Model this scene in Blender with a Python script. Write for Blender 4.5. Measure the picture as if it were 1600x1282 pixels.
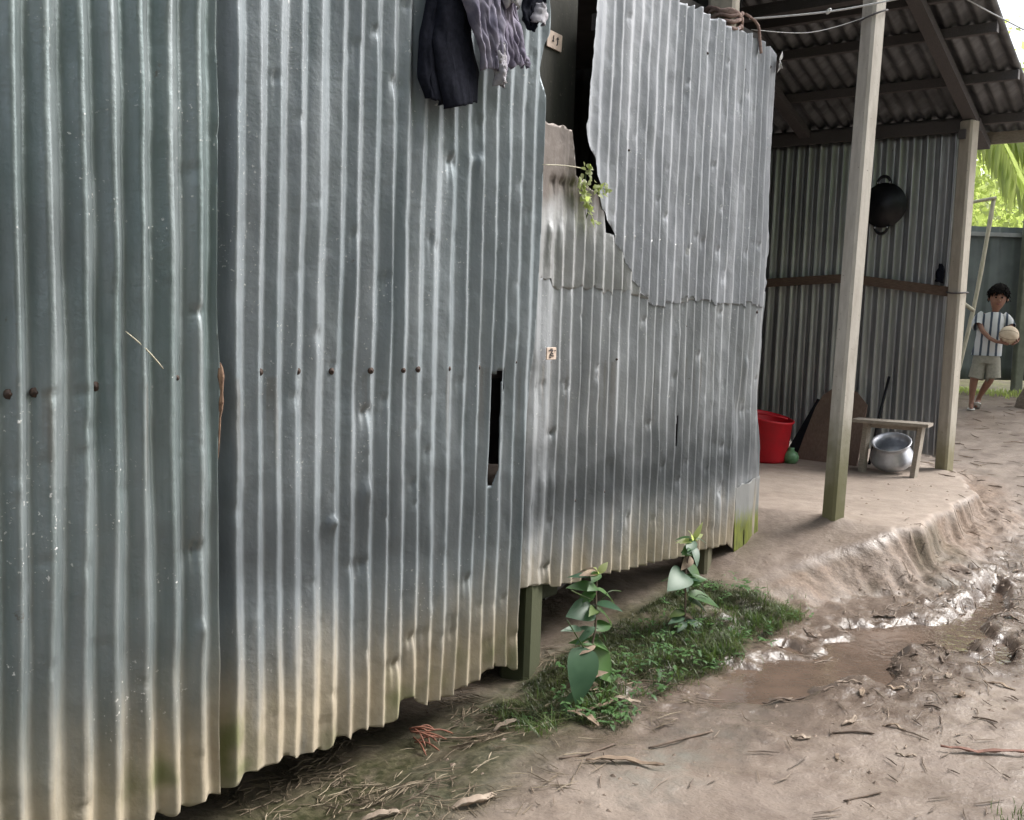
import bpy, math, random
import numpy as np
from mathutils import Vector, Matrix, Quaternion
R = math.radians
random.seed(7); rng = np.random.default_rng(7)
scene = bpy.context.scene
for o in list(bpy.data.objects): bpy.data.objects.remove(o)
C = scene.collection

# ------------------------------------------------------------------ camera
cam_d = bpy.data.cameras.new('camera'); cam = bpy.data.objects.new('camera', cam_d); C.objects.link(cam)
scene.camera = cam
cam_d.sensor_width = 36; cam_d.lens = 36.0; cam_d.clip_end = 600; cam_d.clip_start = .05
cr = Vector((.7806, .6243, .0298)); cu = Vector((-.0870, .0613, .9943)); cb = cr.cross(cu).normalized()
cu = cb.cross(cr).normalized(); cr.normalize()
m = Matrix((cr, cu, cb)).transposed().to_4x4(); m.translation = Vector((0, 0, 1.5)); cam.matrix_world = m

# ------------------------------------------------------------------ sky, sun, exposure
SUN_EL, SUN_AZ = 48, 36           # azimuth from +Y towards +X
w = bpy.data.worlds.new('World'); scene.world = w; w.use_nodes = True
nt = w.node_tree; bg = nt.nodes['Background']
sky = nt.nodes.new('ShaderNodeTexSky'); sky.sky_type = 'NISHITA'; sky.sun_disc = False
sky.sun_elevation = R(SUN_EL); sky.sun_rotation = R(SUN_AZ); sky.air_density = 1.0; sky.dust_density = 4.0
hs = nt.nodes.new('ShaderNodeHueSaturation'); hs.inputs['Saturation'].default_value = .38
nt.links.new(sky.outputs[0], hs.inputs['Color']); nt.links.new(hs.outputs[0], bg.inputs[0]); bg.inputs[1].default_value = .15
sd = bpy.data.lights.new('sun', 'SUN'); sun = bpy.data.objects.new('sun', sd); C.objects.link(sun)
sd.energy = 1.5; sd.angle = R(24); sd.color = (1, .98, .95)
sv = Vector((math.sin(R(SUN_AZ)) * math.cos(R(SUN_EL)), math.cos(R(SUN_AZ)) * math.cos(R(SUN_EL)), math.sin(R(SUN_EL))))
sun.rotation_euler = sv.to_track_quat('Z', 'Y').to_euler(); sun.location = (8, 8, 12)
vs = scene.view_settings; vs.view_transform = 'Standard'; vs.look = 'None'; vs.exposure = 1.3; vs.gamma = 1

# ------------------------------------------------------------------ helpers
def vhash(ix, iy, seed):
    h = (ix.astype(np.int64) * 374761393 + iy.astype(np.int64) * 668265263 + seed * 1442695041) & 0xffffffff
    h = ((h ^ (h >> 13)) * 1274126177) & 0xffffffff
    return ((h ^ (h >> 16)) & 0xffff) / 65535.0
def vnoise(x, y, seed=0):
    x = np.asarray(x, float); y = np.asarray(y, float); x, y = np.broadcast_arrays(x, y)
    ix = np.floor(x); iy = np.floor(y); fx = x - ix; fy = y - iy
    fx = fx * fx * (3 - 2 * fx); fy = fy * fy * (3 - 2 * fy)
    a = vhash(ix, iy, seed); b = vhash(ix + 1, iy, seed); c = vhash(ix, iy + 1, seed); d = vhash(ix + 1, iy + 1, seed)
    return ((a + (b - a) * fx) + ((c + (d - c) * fx) - (a + (b - a) * fx)) * fy) * 2 - 1
def fbm(x, y, seed=0, o=4):
    s = 0; a = 1; t = 0
    for i in range(o):
        s = s + a * vnoise(x * 2 ** i + 17.3 * i, y * 2 ** i - 9.1 * i, seed + i); t += a; a *= .5
    return s / t
def sstep(a, b, x):
    t = np.clip((x - a) / (b - a), 0, 1); return t * t * (3 - 2 * t)

def place(o, parent=None):
    C.objects.link(o)
    if parent is not None:
        o.parent = parent; q = parent; off = Vector((0, 0, 0))
        while q is not None: off += q.location; q = q.parent
        o.matrix_parent_inverse = Matrix.Translation(-off) if parent.get('_e') else Matrix()
    return o
def obj(name, verts, faces, mat, parent=None, smooth=False):
    me = bpy.data.meshes.new(name); me.from_pydata([tuple(v) for v in verts], [], faces); me.update()
    if mat: me.materials.append(mat)
    if smooth: me.polygons.foreach_set('use_smooth', [True] * len(me.polygons))
    return place(bpy.data.objects.new(name, me), parent)
def gridmesh(name, P, keep, mat, parent=None, smooth=True, solid=0, attrs=None):
    n, k = P.shape[:2]; idx = np.arange(n * k).reshape(n, k)
    q = np.stack([idx[:-1, :-1], idx[1:, :-1], idx[1:, 1:], idx[:-1, 1:]], -1)
    if keep is not None: q = q[keep]
    q = q.reshape(-1, 4)
    used, inv = np.unique(q.ravel(), return_inverse=True); q = inv.reshape(-1, 4)
    V = P.reshape(-1, 3)[used]
    me = bpy.data.meshes.new(name); me.vertices.add(len(V)); me.vertices.foreach_set('co', V.astype(np.float32).ravel())
    me.loops.add(q.size); me.loops.foreach_set('vertex_index', q.astype(np.int32).ravel())
    me.polygons.add(len(q)); me.polygons.foreach_set('loop_start', np.arange(0, q.size, 4, dtype=np.int32))
    me.update(calc_edges=True); me.validate()
    if smooth: me.polygons.foreach_set('use_smooth', [True] * len(me.polygons))
    if attrs:
        for an, av in attrs.items():
            at = me.attributes.new(an, 'FLOAT', 'POINT'); at.data.foreach_set('value', av.ravel()[used].astype(np.float32))
    me.materials.append(mat)
    o = place(bpy.data.objects.new(name, me), parent)
    if solid:
        md = o.modifiers.new('thickness', 'SOLIDIFY'); md.thickness = solid; md.offset = -1
    return o
def empty(name, loc, label, cat, group=None):
    o = bpy.data.objects.new(name, None); C.objects.link(o); o.location = loc; o['_e'] = 1; o.empty_display_size = .1
    return tag(o, label, cat, group)
def tag(o, label=None, cat=None, group=None, kind=None):
    if label: o['label'] = label
    if cat: o['category'] = cat
    if group: o['group'] = group
    if kind: o['kind'] = kind
    return o
def box_vf(c, s, rz=0, bev=0, axes=None):
    """box with chamfered vertical (local z) edges"""
    hx, hy, hz = s[0] / 2, s[1] / 2, s[2] / 2
    b = bev or min(hx, hy) * .04
    ring = [(hx - b, -hy), (hx, -hy + b), (hx, hy - b), (hx - b, hy), (-hx + b, hy), (-hx, hy - b), (-hx, -hy + b), (-hx + b, -hy)]
    vs_ = []; e = b * .6
    for z, k in ((-hz, e), (-hz + e, 0), (hz - e, 0), (hz, e)):
        for x, y in ring:
            f = 1 - k / max(hx, hy); vs_.append(Vector((x * f, y * f, z)))
    if axes is not None: M3 = Matrix(axes).transposed()
    else: M3 = Matrix.Rotation(rz, 3, 'Z')
    vs_ = [M3 @ v + Vector(c) for v in vs_]
    fs = [(l * 8 + i, l * 8 + (i + 1) % 8, (l + 1) * 8 + (i + 1) % 8, (l + 1) * 8 + i) for l in range(3) for i in range(8)]
    fs += [tuple(range(7, -1, -1)), tuple(range(24, 32))]
    return vs_, fs
def beam_vf(a, b, wd, th, bev=0, roll=None):
    """square beam between two points; wd along side axis, th along the other"""
    a = Vector(a); b = Vector(b); z = (b - a).normalized()
    up = Vector(roll) if roll is not None else (Vector((0, 0, 1)) if abs(z.z) < .9 else Vector((0, 1, 0)))
    x = up.cross(z).normalized(); y = z.cross(x)
    return box_vf((a + b) / 2, (wd, th, (b - a).length), axes=(x, y, z), bev=bev)
def tube_vf(pts, rad, n=8, cap=True):
    pts = [Vector(p) for p in pts]; k = len(pts)
    if not hasattr(rad, '__len__'): rad = [rad] * k
    V = []; F = []; ref = None
    for i, p in enumerate(pts):
        t = (pts[min(i + 1, k - 1)] - pts[max(i - 1, 0)]).normalized()
        if ref is None: ref = Vector((0, 0, 1)) if abs(t.z) < .9 else Vector((1, 0, 0))
        x = (ref - t * ref.dot(t)).normalized(); ref = x; y = t.cross(x)
        for j in range(n):
            a = 2 * math.pi * j / n; V.append(p + (x * math.cos(a) + y * math.sin(a)) * rad[i])
    for i in range(k - 1):
        for j in range(n): F.append((i * n + j, i * n + (j + 1) % n, (i + 1) * n + (j + 1) % n, (i + 1) * n + j))
    if cap: F += [tuple(range(n - 1, -1, -1)), tuple(range((k - 1) * n, k * n))]
    return V, F
def lathe_vf(prof, c, n=28, axis=None):
    V = []; F = []; M3 = Vector((0, 0, 1)).rotation_difference(Vector(axis)).to_matrix() if axis is not None else Matrix.Identity(3)
    for r, z in prof:
        for j in range(n):
            a = 2 * math.pi * j / n; V.append(M3 @ Vector((r * math.cos(a), r * math.sin(a), z)) + Vector(c))
    for i in range(len(prof) - 1):
        for j in range(n): F.append((i * n + j, i * n + (j + 1) % n, (i + 1) * n + (j + 1) % n, (i + 1) * n + j))
    return V, F
def merge(*vf):
    V = []; F = []
    for v, f in vf:
        b = len(V); V += list(v); F += [tuple(i + b for i in t) for t in f]
    return V, F
def spline(pts, n):
    pts = [Vector(p) for p in pts]; out = []
    k = len(pts) - 1
    for i in range(n + 1):
        t = i / n * k; j = min(int(t), k - 1); f = t - j
        p0 = pts[max(j - 1, 0)]; p1 = pts[j]; p2 = pts[j + 1]; p3 = pts[min(j + 2, k)]
        out.append(.5 * ((2 * p1) + (p2 - p0) * f + (2 * p0 - 5 * p1 + 4 * p2 - p3) * f * f + (3 * p1 - p0 - 3 * p2 + p3) * f ** 3))
    return out

def leaf_vf(base, dirv, nrm, L, W, bend=.15, n=6, heart=False, fold=.12):
    d = Vector(dirv).normalized(); nn = Vector(nrm); nn = (nn - d * nn.dot(d)).normalized(); s = d.cross(nn)
    V = []; F = []
    for i in range(n + 1):
        t = i / n
        wv = ((t ** .42 * (1 - t) ** .9 / .445) if heart else math.sin(math.pi * t ** .75) ** .9) * W / 2 if 0 < t < 1 else (W * .03 if t == 0 else 0.0005)
        bk = 0
        c = Vector(base) + d * (L * t) - nn * (bend * L * t * t)
        V += [c - s * wv + nn * (fold * wv) + d * bk, c.copy(), c + s * wv + nn * (fold * wv) + d * bk]
    for i in range(n):
        a = i * 3; F += [(a, a + 1, a + 4, a + 3), (a + 1, a + 2, a + 5, a + 4)]
    return V, F

# ------------------------------------------------------------------ materials
class NB:
    def __init__(s, name):
        s.m = bpy.data.materials.new(name); s.m.use_nodes = True; s.t = s.m.node_tree; s.b = s.t.nodes['Principled BSDF']
        s.out = s.t.nodes['Material Output']
        s.co = s.t.nodes.new('ShaderNodeTexCoord').outputs['Object']
    def n(s, ty): return s.t.nodes.new(ty)
    def l(s, a, b): s.t.links.new(a, b)
    def mapped(s, scale=(1, 1, 1), loc=(0, 0, 0)):
        k = s.n('ShaderNodeMapping'); k.inputs['Scale'].default_value = scale; k.inputs['Location'].default_value = loc; s.l(s.co, k.inputs[0]); return k.outputs[0]
    def noise(s, scale, detail=4, rough=.55, vec=None):
        k = s.n('ShaderNodeTexNoise'); k.inputs['Scale'].default_value = scale; k.inputs['Detail'].default_value = detail; k.inputs['Roughness'].default_value = rough
        s.l(vec if vec is not None else s.co, k.inputs['Vector']); return k.outputs['Fac']
    def ramp(s, v, a, b, ca=0., cb=1.):
        k = s.n('ShaderNodeMapRange'); k.interpolation_type = 'SMOOTHSTEP'
        for i, x in zip(('From Min', 'From Max', 'To Min', 'To Max'), (a, b, ca, cb)): k.inputs[i].default_value = x
        s.l(v, k.inputs['Value']); return k.outputs[0]
    def mix(s, f, a, b):
        k = s.n('ShaderNodeMix'); k.data_type = 'RGBA'
        if isinstance(f, (int, float)): k.inputs[0].default_value = f
        else: s.l(f, k.inputs[0])
        for i, c in ((6, a), (7, b)):
            if isinstance(c, tuple): k.inputs[i].default_value = (*c, 1)
            else: s.l(c, k.inputs[i])
        return k.outputs[2]
    def math(s, op, a, b=None, clamp=False):
        k = s.n('ShaderNodeMath'); k.operation = op; k.use_clamp = clamp
        for i, c in ((0, a), (1, b)):
            if c is None: continue
            if isinstance(c, (int, float)): k.inputs[i].default_value = c
            else: s.l(c, k.inputs[i])
        return k.outputs[0]
    def attr(s, name):
        k = s.n('ShaderNodeAttribute'); k.attribute_name = name; return k.outputs['Fac']
    def xyz(s):
        k = s.n('ShaderNodeSeparateXYZ'); s.l(s.co, k.inputs[0]); return k.outputs
    def bump(s, h, st=.3, d=.01, prev=None):
        k = s.n('ShaderNodeBump'); k.inputs['Strength'].default_value = st; k.inputs['Distance'].default_value = d; s.l(h, k.inputs['Height'])
        if prev is not None: s.l(prev, k.inputs['Normal'])
        return k.outputs[0]
    def set(s, color=None, rough=None, metal=None, normal=None, spec=None):
        for nm, v in (('Base Color', color), ('Roughness', rough), ('Metallic', metal), ('Normal', normal), ('Specular IOR Level', spec)):
            if v is None: continue
            if isinstance(v, tuple): s.b.inputs[nm].default_value = (*v, 1)
            elif isinstance(v, (int, float)): s.b.inputs[nm].default_value = v
            else: s.l(v, s.b.inputs[nm])
        return s.m

def mat_tin(name, c1, c2, mud=(.06, .52), mudc=(.41, .345, .25), algae=.25, dark=0., metal=.72, rough=(.34, .55), specks=1., brown=False):
    b = NB(name); x, y, z = b.xyz()
    st = b.noise(1.0, 5, .6, b.mapped((3, 16, 1.1)))
    bl = b.noise(2.2, 4, .6)
    col = b.mix(b.ramp(st, .3, .7), c1, c2)
    col = b.mix(b.ramp(bl, .45, .75, 0, .55), col, tuple(v * .62 for v in c2))
    sp = b.noise(95, 2, .5); gate = b.noise(5, 3, .6)
    spk = b.math('MULTIPLY', b.ramp(sp, .66, .72), b.ramp(gate, .50, .66, 0, specks * .7))
    col = b.mix(spk, col, (.72, .72, .71))
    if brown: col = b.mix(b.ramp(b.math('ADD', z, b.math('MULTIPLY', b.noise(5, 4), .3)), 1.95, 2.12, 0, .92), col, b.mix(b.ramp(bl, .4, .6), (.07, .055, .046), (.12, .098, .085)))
    ox = b.ramp(b.noise(1, 5, .7, b.mapped((14, 30, 5))), .62, .82, 0, .2)
    col = b.mix(ox, col, (.52, .53, .53))
    if dark:
        dk = b.math('MULTIPLY', b.ramp(b.math('ADD', z, b.math('MULTIPLY', b.noise(4, 3), .25)), .62, .8), b.ramp(b.math('ADD', z, b.math('MULTIPLY', b.noise(6, 3), .5)), 1.3, .95))
        col = b.mix(b.math('MULTIPLY', dk, dark), col, (.085, .095, .105))
    rr = b.math('MULTIPLY', b.math('MULTIPLY', b.ramp(z, .85, 1.2), b.ramp(z, 1.27, 1.25)), b.ramp(b.noise(1, 3, .5, b.mapped((2, 22, .6))), .56, .68, 0, .4)); col = b.mix(rr, col, (.16, .13, .10))
    dn = b.noise(1, 4, .6, b.mapped((5, 9, 2)))
    zz = b.math('SUBTRACT', z, b.math('MULTIPLY', b.math('SUBTRACT', dn, .5), .42))
    mf = b.ramp(zz, mud[1], mud[0], 0, .94)
    mf2 = b.math('MULTIPLY', mf, b.ramp(b.noise(1, 4, .6, b.mapped((8, 26, 4))), .15, .5, .62, 1))
    mcol = b.mix(b.ramp(b.noise(7, 5, .6), .35, .7), mudc, tuple(v * .72 for v in mudc))
    col = b.mix(mf2, col, mcol)
    af = b.math('MULTIPLY', b.ramp(zz, mud[0] + .16, mud[0] - .02), b.ramp(b.noise(3.1, 3), .44, .62, 0, algae))
    col = b.mix(af, col, (.10, .125, .03))
    rs = b.ramp(b.noise(9, 5, .7), .68, .76, 0, .7); col = b.mix(rs, col, (.10, .065, .045))
    met = b.math('MULTIPLY', b.math('SUBTRACT', 1, mf), b.math('SUBTRACT', metal, b.math('MULTIPLY', spk, metal)))
    rg = b.math('ADD', b.ramp(b.noise(6, 4), .3, .7, rough[0], rough[1]), b.math('MULTIPLY', mf, .3))
    nrm = b.bump(b.noise(14, 3), .22, .012); nrm = b.bump(sp, .35, .002, nrm); nrm = b.bump(b.noise(38, 4), .28, .004, nrm)
    return b.set(col, rg, met, nrm)

def mat_simple(name, c1, c2, scale=20, rough=.7, metal=0, bump=.2, dist=.004, stretch=(1, 1, 1), spec=.5):
    b = NB(name); v = b.mapped(stretch); n = b.noise(scale, 5, .6, v)
    return b.set(b.mix(b.ramp(n, .3, .7), c1, c2), rough, metal, b.bump(n, bump, dist), spec)
def mat_wood(name, c1, c2, stretch=(1, 1, 1), rough=.75):
    b = NB(name); n = b.noise(22, 6, .65, b.mapped(stretch)); n2 = b.noise(3, 3)
    col = b.mix(b.ramp(n, .3, .7), c1, c2); col = b.mix(b.ramp(n2, .45, .75, 0, .5), col, tuple(v * .5 for v in c1))
    return b.set(col, rough, 0, b.bump(n, .4, .004))
def mat_post(name, c1=(.60, .56, .50), c2=(.46, .42, .365), moss=.9, moss_z=(.45, 1.15), mcol=(.13, .125, .045)):
    b = NB(name); x, y, z = b.xyz(); n = b.noise(9, 5, .65, b.mapped((3, 3, .6)))
    col = b.mix(b.ramp(n, .3, .75), c1, c2)
    col = b.mix(b.ramp(b.noise(60, 3), .66, .74, 0, .6), col, (.15, .13, .11))
    zz = b.math('ADD', z, b.math('MULTIPLY', b.math('SUBTRACT', b.noise(5, 4), .5), .7))
    col = b.mix(b.ramp(zz, moss_z[1], moss_z[0], 0, moss), col, mcol)
    return b.set(col, .85, 0, b.bump(b.noise(45, 4), .35, .004))
def mat_leaf(name, c1, c2, trans=.45, scale=8, rough=.45):
    b = NB(name); n = b.noise(scale, 3)
    oi = b.n('ShaderNodeObjectInfo'); col = b.mix(b.ramp(n, .3, .7), c1, c2)
    b.set(col, rough, 0)
    tr = b.n('ShaderNodeBsdfTranslucent'); k = b.mix(.5, col, (c2[0] * 1.6, c2[1] * 1.9, c2[2] * .8)); b.l(k, tr.inputs[0])
    ms = b.n('ShaderNodeMixShader'); ms.inputs[0].default_value = trans; b.l(b.b.outputs[0], ms.inputs[1]); b.l(tr.outputs[0], ms.inputs[2]); b.l(ms.outputs[0], b.out.inputs[0])
    return b.m

M_A = mat_tin('tin_green_grey', (.165, .208, .21), (.275, .31, .32), (.08, .62), algae=.75, specks=1.3, metal=.55, rough=(.38, .54))
M_B = mat_tin('tin_grey', (.20, .232, .25), (.30, .328, .35), (.10, .58), algae=.75, dark=.4, metal=.48, rough=(.5, .66))
M_C = mat_tin('tin_pale', (.28, .295, .32), (.38, .392, .418), (-1, -.5), algae=0, metal=.45, rough=(.54, .7))
M_D = mat_tin('tin_pale_lower', (.265, .28, .295), (.36, .375, .39), (.26, .60), algae=.0, dark=.75, metal=.45, rough=(.52, .68))
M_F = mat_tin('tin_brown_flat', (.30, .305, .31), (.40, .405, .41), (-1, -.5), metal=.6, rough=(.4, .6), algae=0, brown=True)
M_DARK = mat_simple('shade_dark', (.05, .047, .045), (.03, .028, .027), 8, .8)  # near-black base colour stands in for the unlit house interior
M_IN = mat_tin('tin_sooty', (.34, .35, .365), (.54, .55, .56), (.0, .3), metal=.75, rough=(.34, .48), algae=0, specks=.2)
M_ROOF = mat_tin('tin_roof', (.11, .115, .123), (.19, .195, .203), (-1, -.5), metal=.5, rough=(.42, .6), algae=0, specks=.2)
M_POST = mat_post('post_concrete')
M_POST2 = mat_post('post_mossy', (.30, .285, .235), (.20, .185, .14), 1., (.55, .95), (.055, .06, .028))
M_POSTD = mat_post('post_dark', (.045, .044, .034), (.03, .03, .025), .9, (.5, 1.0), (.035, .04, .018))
M_WOOD = mat_wood('wood_brown', (.21, .145, .105), (.08, .055, .045), (1, 12, 12))
M_WOODY = mat_wood('wood_dark', (.12, .11, .112), (.065, .06, .062), (12, 1, 12))
M_WOODG = mat_wood('wood_grey', (.36, .32, .27), (.24, .21, .17), (2, 2, 9))
M_BOARD = mat_wood('board_brown', (.235, .165, .125), (.17, .115, .085), (4, 4, 1))
M_NAIL = mat_simple('nail_rust', (.035, .024, .02), (.06, .035, .025), 90, .7, .3)
M_TAG = mat_simple('tag_card', (.62, .50, .42), (.48, .38, .31), 30, .8)
M_INK = mat_simple('ink', (.03, .025, .03), (.05, .04, .04), 30, .6)
M_BLACK = mat_simple('cloth_black', (.007, .008, .013), (.013, .014, .022), 60, .9, 0, .4, .003, spec=.08)
M_LILAC = mat_simple('cloth_lilac', (.10, .095, .135), (.25, .235, .29), 14, .9, 0, .5, .004, spec=.1)
M_RAGW = mat_simple('cloth_white', (.26, .25, .28), (.40, .39, .42), 30, .9)
M_RED = mat_simple('plastic_red', (.60, .010, .022), (.48, .014, .024), 7, .5, 0, .15)
M_GREEN = mat_simple('plastic_green', (.10, .25, .11), (.16, .32, .17), 10, .35, 0, .1)
M_ALU = mat_simple('aluminium', (.60, .62, .66), (.48, .50, .54), 25, .42, .6, .08, .002)
M_IRON = mat_simple('iron_black', (.010, .011, .014), (.018, .018, .022), 25, .42, .3, .2, .002)
M_CORD = mat_simple('cord_white', (.72, .72, .72), (.6, .6, .6), 80, .6)
M_ROPE = mat_simple('rope_brown', (.36, .26, .225), (.20, .135, .12), 60, .9, 0, .6, .004)
M_BAM = mat_simple('bamboo', (.50, .47, .36), (.36, .33, .24), 12, .6, 0, .1, .003, (4, 4, 1))
M_DRY = mat_simple('leaf_dry', (.29, .215, .15), (.17, .118, .082), 25, .75, 0, .3, .003)
M_DRYP = mat_simple('leaf_pale', (.36, .29, .225), (.24, .18, .135), 25, .7, 0, .3, .003)
M_DRYR = mat_simple('leaf_red', (.24, .115, .08), (.16, .08, .06), 30, .75, 0, .3, .003)
M_TWIG = mat_simple('twig', (.16, .115, .085), (.09, .065, .05), 30, .85, 0, .4, .003)
M_ROOT = mat_simple('root_red', (.27, .11, .065), (.16, .06, .038), 30, .7, 0, .4, .003)
M_FENCE = mat_simple('fence_tin', (.105, .125, .115), (.075, .09, .085), 4, .6, .2, .1)
M_TRUNK = mat_simple('bark', (.25, .205, .16), (.14, .115, .085), 16, .9, 0, .8, .02, (1, 1, 2.5))
M_LEAF = mat_leaf('leaf_green', (.045, .105, .035), (.085, .17, .05), .35)
M_LEAFD = mat_leaf('leaf_bluegreen', (.035, .085, .045), (.06, .125, .065), .2)
M_LEAFB = mat_leaf('leaf_bright', (.30, .34, .14), (.45, .48, .25), .65, 2)
M_LEAFT = mat_leaf('leaf_tree', (.07, .13, .03), (.14, .22, .06), .5, .8)
M_GRASS = mat_leaf('grass_blade', (.035, .07, .018), (.10, .145, .04), .3, 9)
M_MOSS = mat_leaf('moss_blade', (.03, .04, .015), (.075, .085, .03), .2, 12)
M_SKIN = mat_simple('skin', (.26, .135, .09), (.21, .105, .07), 30, .5)
M_HAIR = mat_simple('hair', (.006, .005, .005), (.012, .010, .010), 90, .8, 0, .9, .01, spec=.05)
M_SHORT = mat_simple('shorts', (.30, .29, .235), (.24, .23, .185), 40, .9, 0, .5, .006)
M_SOLE = mat_simple('sandal', (.62, .60, .55), (.5, .48, .44), 40, .8)
M_BALL = mat_simple('ball', (.60, .50, .37), (.44, .34, .24), 14, .7, 0, .25, .004)

# ------------------------------------------------------------------ ground
def interp(y, xs, ys): return np.interp(y, xs, ys)
def path_h(x, y): 
    return interp(y, [-60, 0, 2, 3.2, 5, 6, 6.6, 7.4, 10.8, 14, 40, 200], [-.3, -.1, -.04, .0, .006, .014, .06, .16, .6, .72, .8, .8])
PUDDLES = [(-1.62, 4.12, .20, .52, -.30), (-1.50, 4.80, .20, .46, -.38), (-1.27, 5.20, .11, .45, .10), (-1.31, 5.85, .08, .40, .12), (-1.05, 5.0, .05, .2, .2), (-1.42, 4.35, .11, .25, .5)]
def ground_base(x, y):
    p = path_h(x, y)
    q = interp(y, [-50, 2.6, 3.2, 3.55, 4.2, 4.9, 5.3, 5.75, 8.3, 9.2, 11], [-.15, -.13, -.09, -.02, .045, .085, .20, .32, .32, .36, .62])
    xf = interp(y, [0, 2.8, 3.3, 4.2, 5.0, 5.6, 6.2, 7.3, 7.9, 8.4, 8.9, 10], [-2.05, -2.0, -1.97, -1.92, -1.83, -1.62, -1.66, -1.72, -1.95, -2.2, -3.2, -4.5])
    wd = interp(y, [0, 3, 3.4, 4.2, 5.0, 5.5, 5.9, 7.5, 8.5], [.5, .42, .40, .40, .48, .30, .12, .07, .07])
    xf = xf + .03 * vnoise(y * 5, x * 0, 3) + .018 * vnoise(y * 17, x * 0 + 2, 4)
    t = sstep(0, 1, (xf - x) / wd); tg = sstep(0, 1, (xf + .5 - x) / (wd + .5)); kk = sstep(5.1, 5.6, y) * .34; t = t * (1 - kk) + tg * kk
    return p + (q - p) * t, t
def ground_h(x, y, full=False):
    x = np.asarray(x, float); y = np.asarray(y, float); x, y = np.broadcast_arrays(x, y)
    h, t = ground_base(x, y)
    near = np.exp(-np.maximum(0, y - 9) / 4)
    ps = -.027
    wet = np.zeros_like(h)
    for cx, cy, rx, ry, an in PUDDLES:
        dx = x - cx; dy = y - cy; c, s = math.cos(an), math.sin(an)
        a = (dx * c + dy * s) / rx; b = (-dx * s + dy * c) / ry
        d = np.sqrt(a * a + b * b) + .6 * fbm(x * 6, y * 6, 31, 4)
        k = sstep(1.35, .55, d); h = h * (1 - k) + (ps - .017 + .014 * fbm(x * 11, y * 8, 33, 3)) * k
        wet = np.maximum(wet, sstep(3.6, 1.0, d))
    flat = sstep(.93, 1, t) * sstep(5.5, 6.0, y)
    bank = np.clip(t * (1 - t) * 4, 0, 1)
    rough = (.010 + (.022 + .03 * sstep(4.9, 4.5, y) * sstep(2.9, 3.2, y)) * bank + .012 * wet * sstep(-.01, .02, h - ps)) * (1 - .85 * flat)
    n = fbm(x * 3, y * 3, 5, 4) * 1.1 + .55 * fbm(x * 14, y * 14, 9, 3)
    h = h + rough * n * near + .02 * fbm(x * .9, y * .9, 12, 3) * (1 - flat)
    edge = wet * sstep(.0, .02, h - ps) * (1 - .8 * sstep(.1, .4, t)); clod = (np.clip(fbm(x * 9, y * 9, 41, 3) - .05, 0, .35) * .026 + .017 * np.abs(fbm(x * 23, y * 19, 43, 3)) - .02 * np.maximum(0, fbm(x * 5, y * 4, 47, 2)) ) * edge
    h = h + clod * near
    # scored, eroded riser of the earth floor
    er = bank * sstep(5.0, 5.6, y) * sstep(8.6, 8.0, y)
    h = h - er * .022 * np.maximum(0, vnoise(y * 31 + x * 9, x * 14, 51)) + er * .022 * fbm(x * 26, y * 26, 52, 3)
    h = h + .035 * np.exp(-(((x + 2.16) / .10) ** 2 + ((y - 5.72) / .10) ** 2)) + .025 * np.exp(-(((x + 2.26) / .12) ** 2 + ((y - 8.24) / .12) ** 2))
    if full: return h, t, wet, flat, bank
    return h
def gz(x, y): return float(ground_h(np.array([x]), np.array([y]))[0])
def axis(lo, hi, a, b, st, grow=1.22):
    v = list(np.arange(a, b + st / 2, st)); s = st; z = v[-1]
    while z < hi: s *= grow; z += s; v.append(z)
    s = st; z = v[0]; pre = []
    while z > lo: s *= grow; z -= s; pre.append(z)
    return np.array(pre[::-1] + v)
gx = axis(-220, 220, -3.1, .2, .0155); gy = axis(-120, 320, 1.9, 7.6, .0165)
GX, GY = np.meshgrid(gx, gy, indexing='ij')
GH, GT, GW, GF, GB = ground_h(GX, GY, True)
green = sstep(-1.82, -2.05, GX + .1 * fbm(GX * 3, GY * 3, 61, 3)) * sstep(5.05, 4.6, GY) * sstep(-2.75, -2.5, GX)
green = np.maximum(green, .55 * sstep(.25, .6, GB) * sstep(5, 5.3, GY) * sstep(7, 6, GY) * sstep(-.1, .3, fbm(GX * 4, GY * 4, 66, 3)))
green = green * np.clip(1.0 + .7 * fbm(GX * 5, GY * 5, 63, 4), 0, 1)
pale = sstep(1.0, .0, np.abs(GX + 1.62 + .04 * (GY - 3)) / .26) * sstep(4.6, 3.6, GY) * sstep(2.4, 3.0, GY)
litter = sstep(3.4, 2.9, GY) * sstep(-1.7, -2.0, GX)

b = NB('mud'); at = b.attr
n1 = b.noise(1.7, 5, .6); n2 = b.noise(9, 6, .65); n3 = b.noise(60, 4, .6)
col = b.mix(b.ramp(n1, .35, .7), (.255, .205, .168), (.20, .157, .126))
col = b.mix(b.ramp(n2, .42, .72, 0, .8), col, (.135, .10, .08)); col = b.mix(b.ramp(b.noise(.8, 5, .7), .45, .7, 0, .5), col, (.155, .115, .092)); col = b.mix(b.math('MULTIPLY', at('bank'), b.ramp(n2, .3, .6, .45, .95)), col, b.mix(b.ramp(n3, .35, .65), (.25, .185, .14), (.155, .112, .085)))
col = b.mix(b.ramp(n3, .62, .75, 0, .7), col, (.12, .09, .068))
col = b.mix(b.ramp(b.noise(28, 4), .66, .74, 0, .6), col, (.36, .30, .25))
col = b.mix(b.math('MULTIPLY', at('flat'), .75), col, b.mix(b.ramp(n2, .3, .7), (.39, .32, .265), (.32, .26, .215)))
col = b.mix(b.math('MULTIPLY', at('litter'), b.ramp(n2, .3, .65, .35, .95)), col, b.mix(b.ramp(n3, .4, .62), (.115, .094, .068), (.065, .052, .038)))
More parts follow.
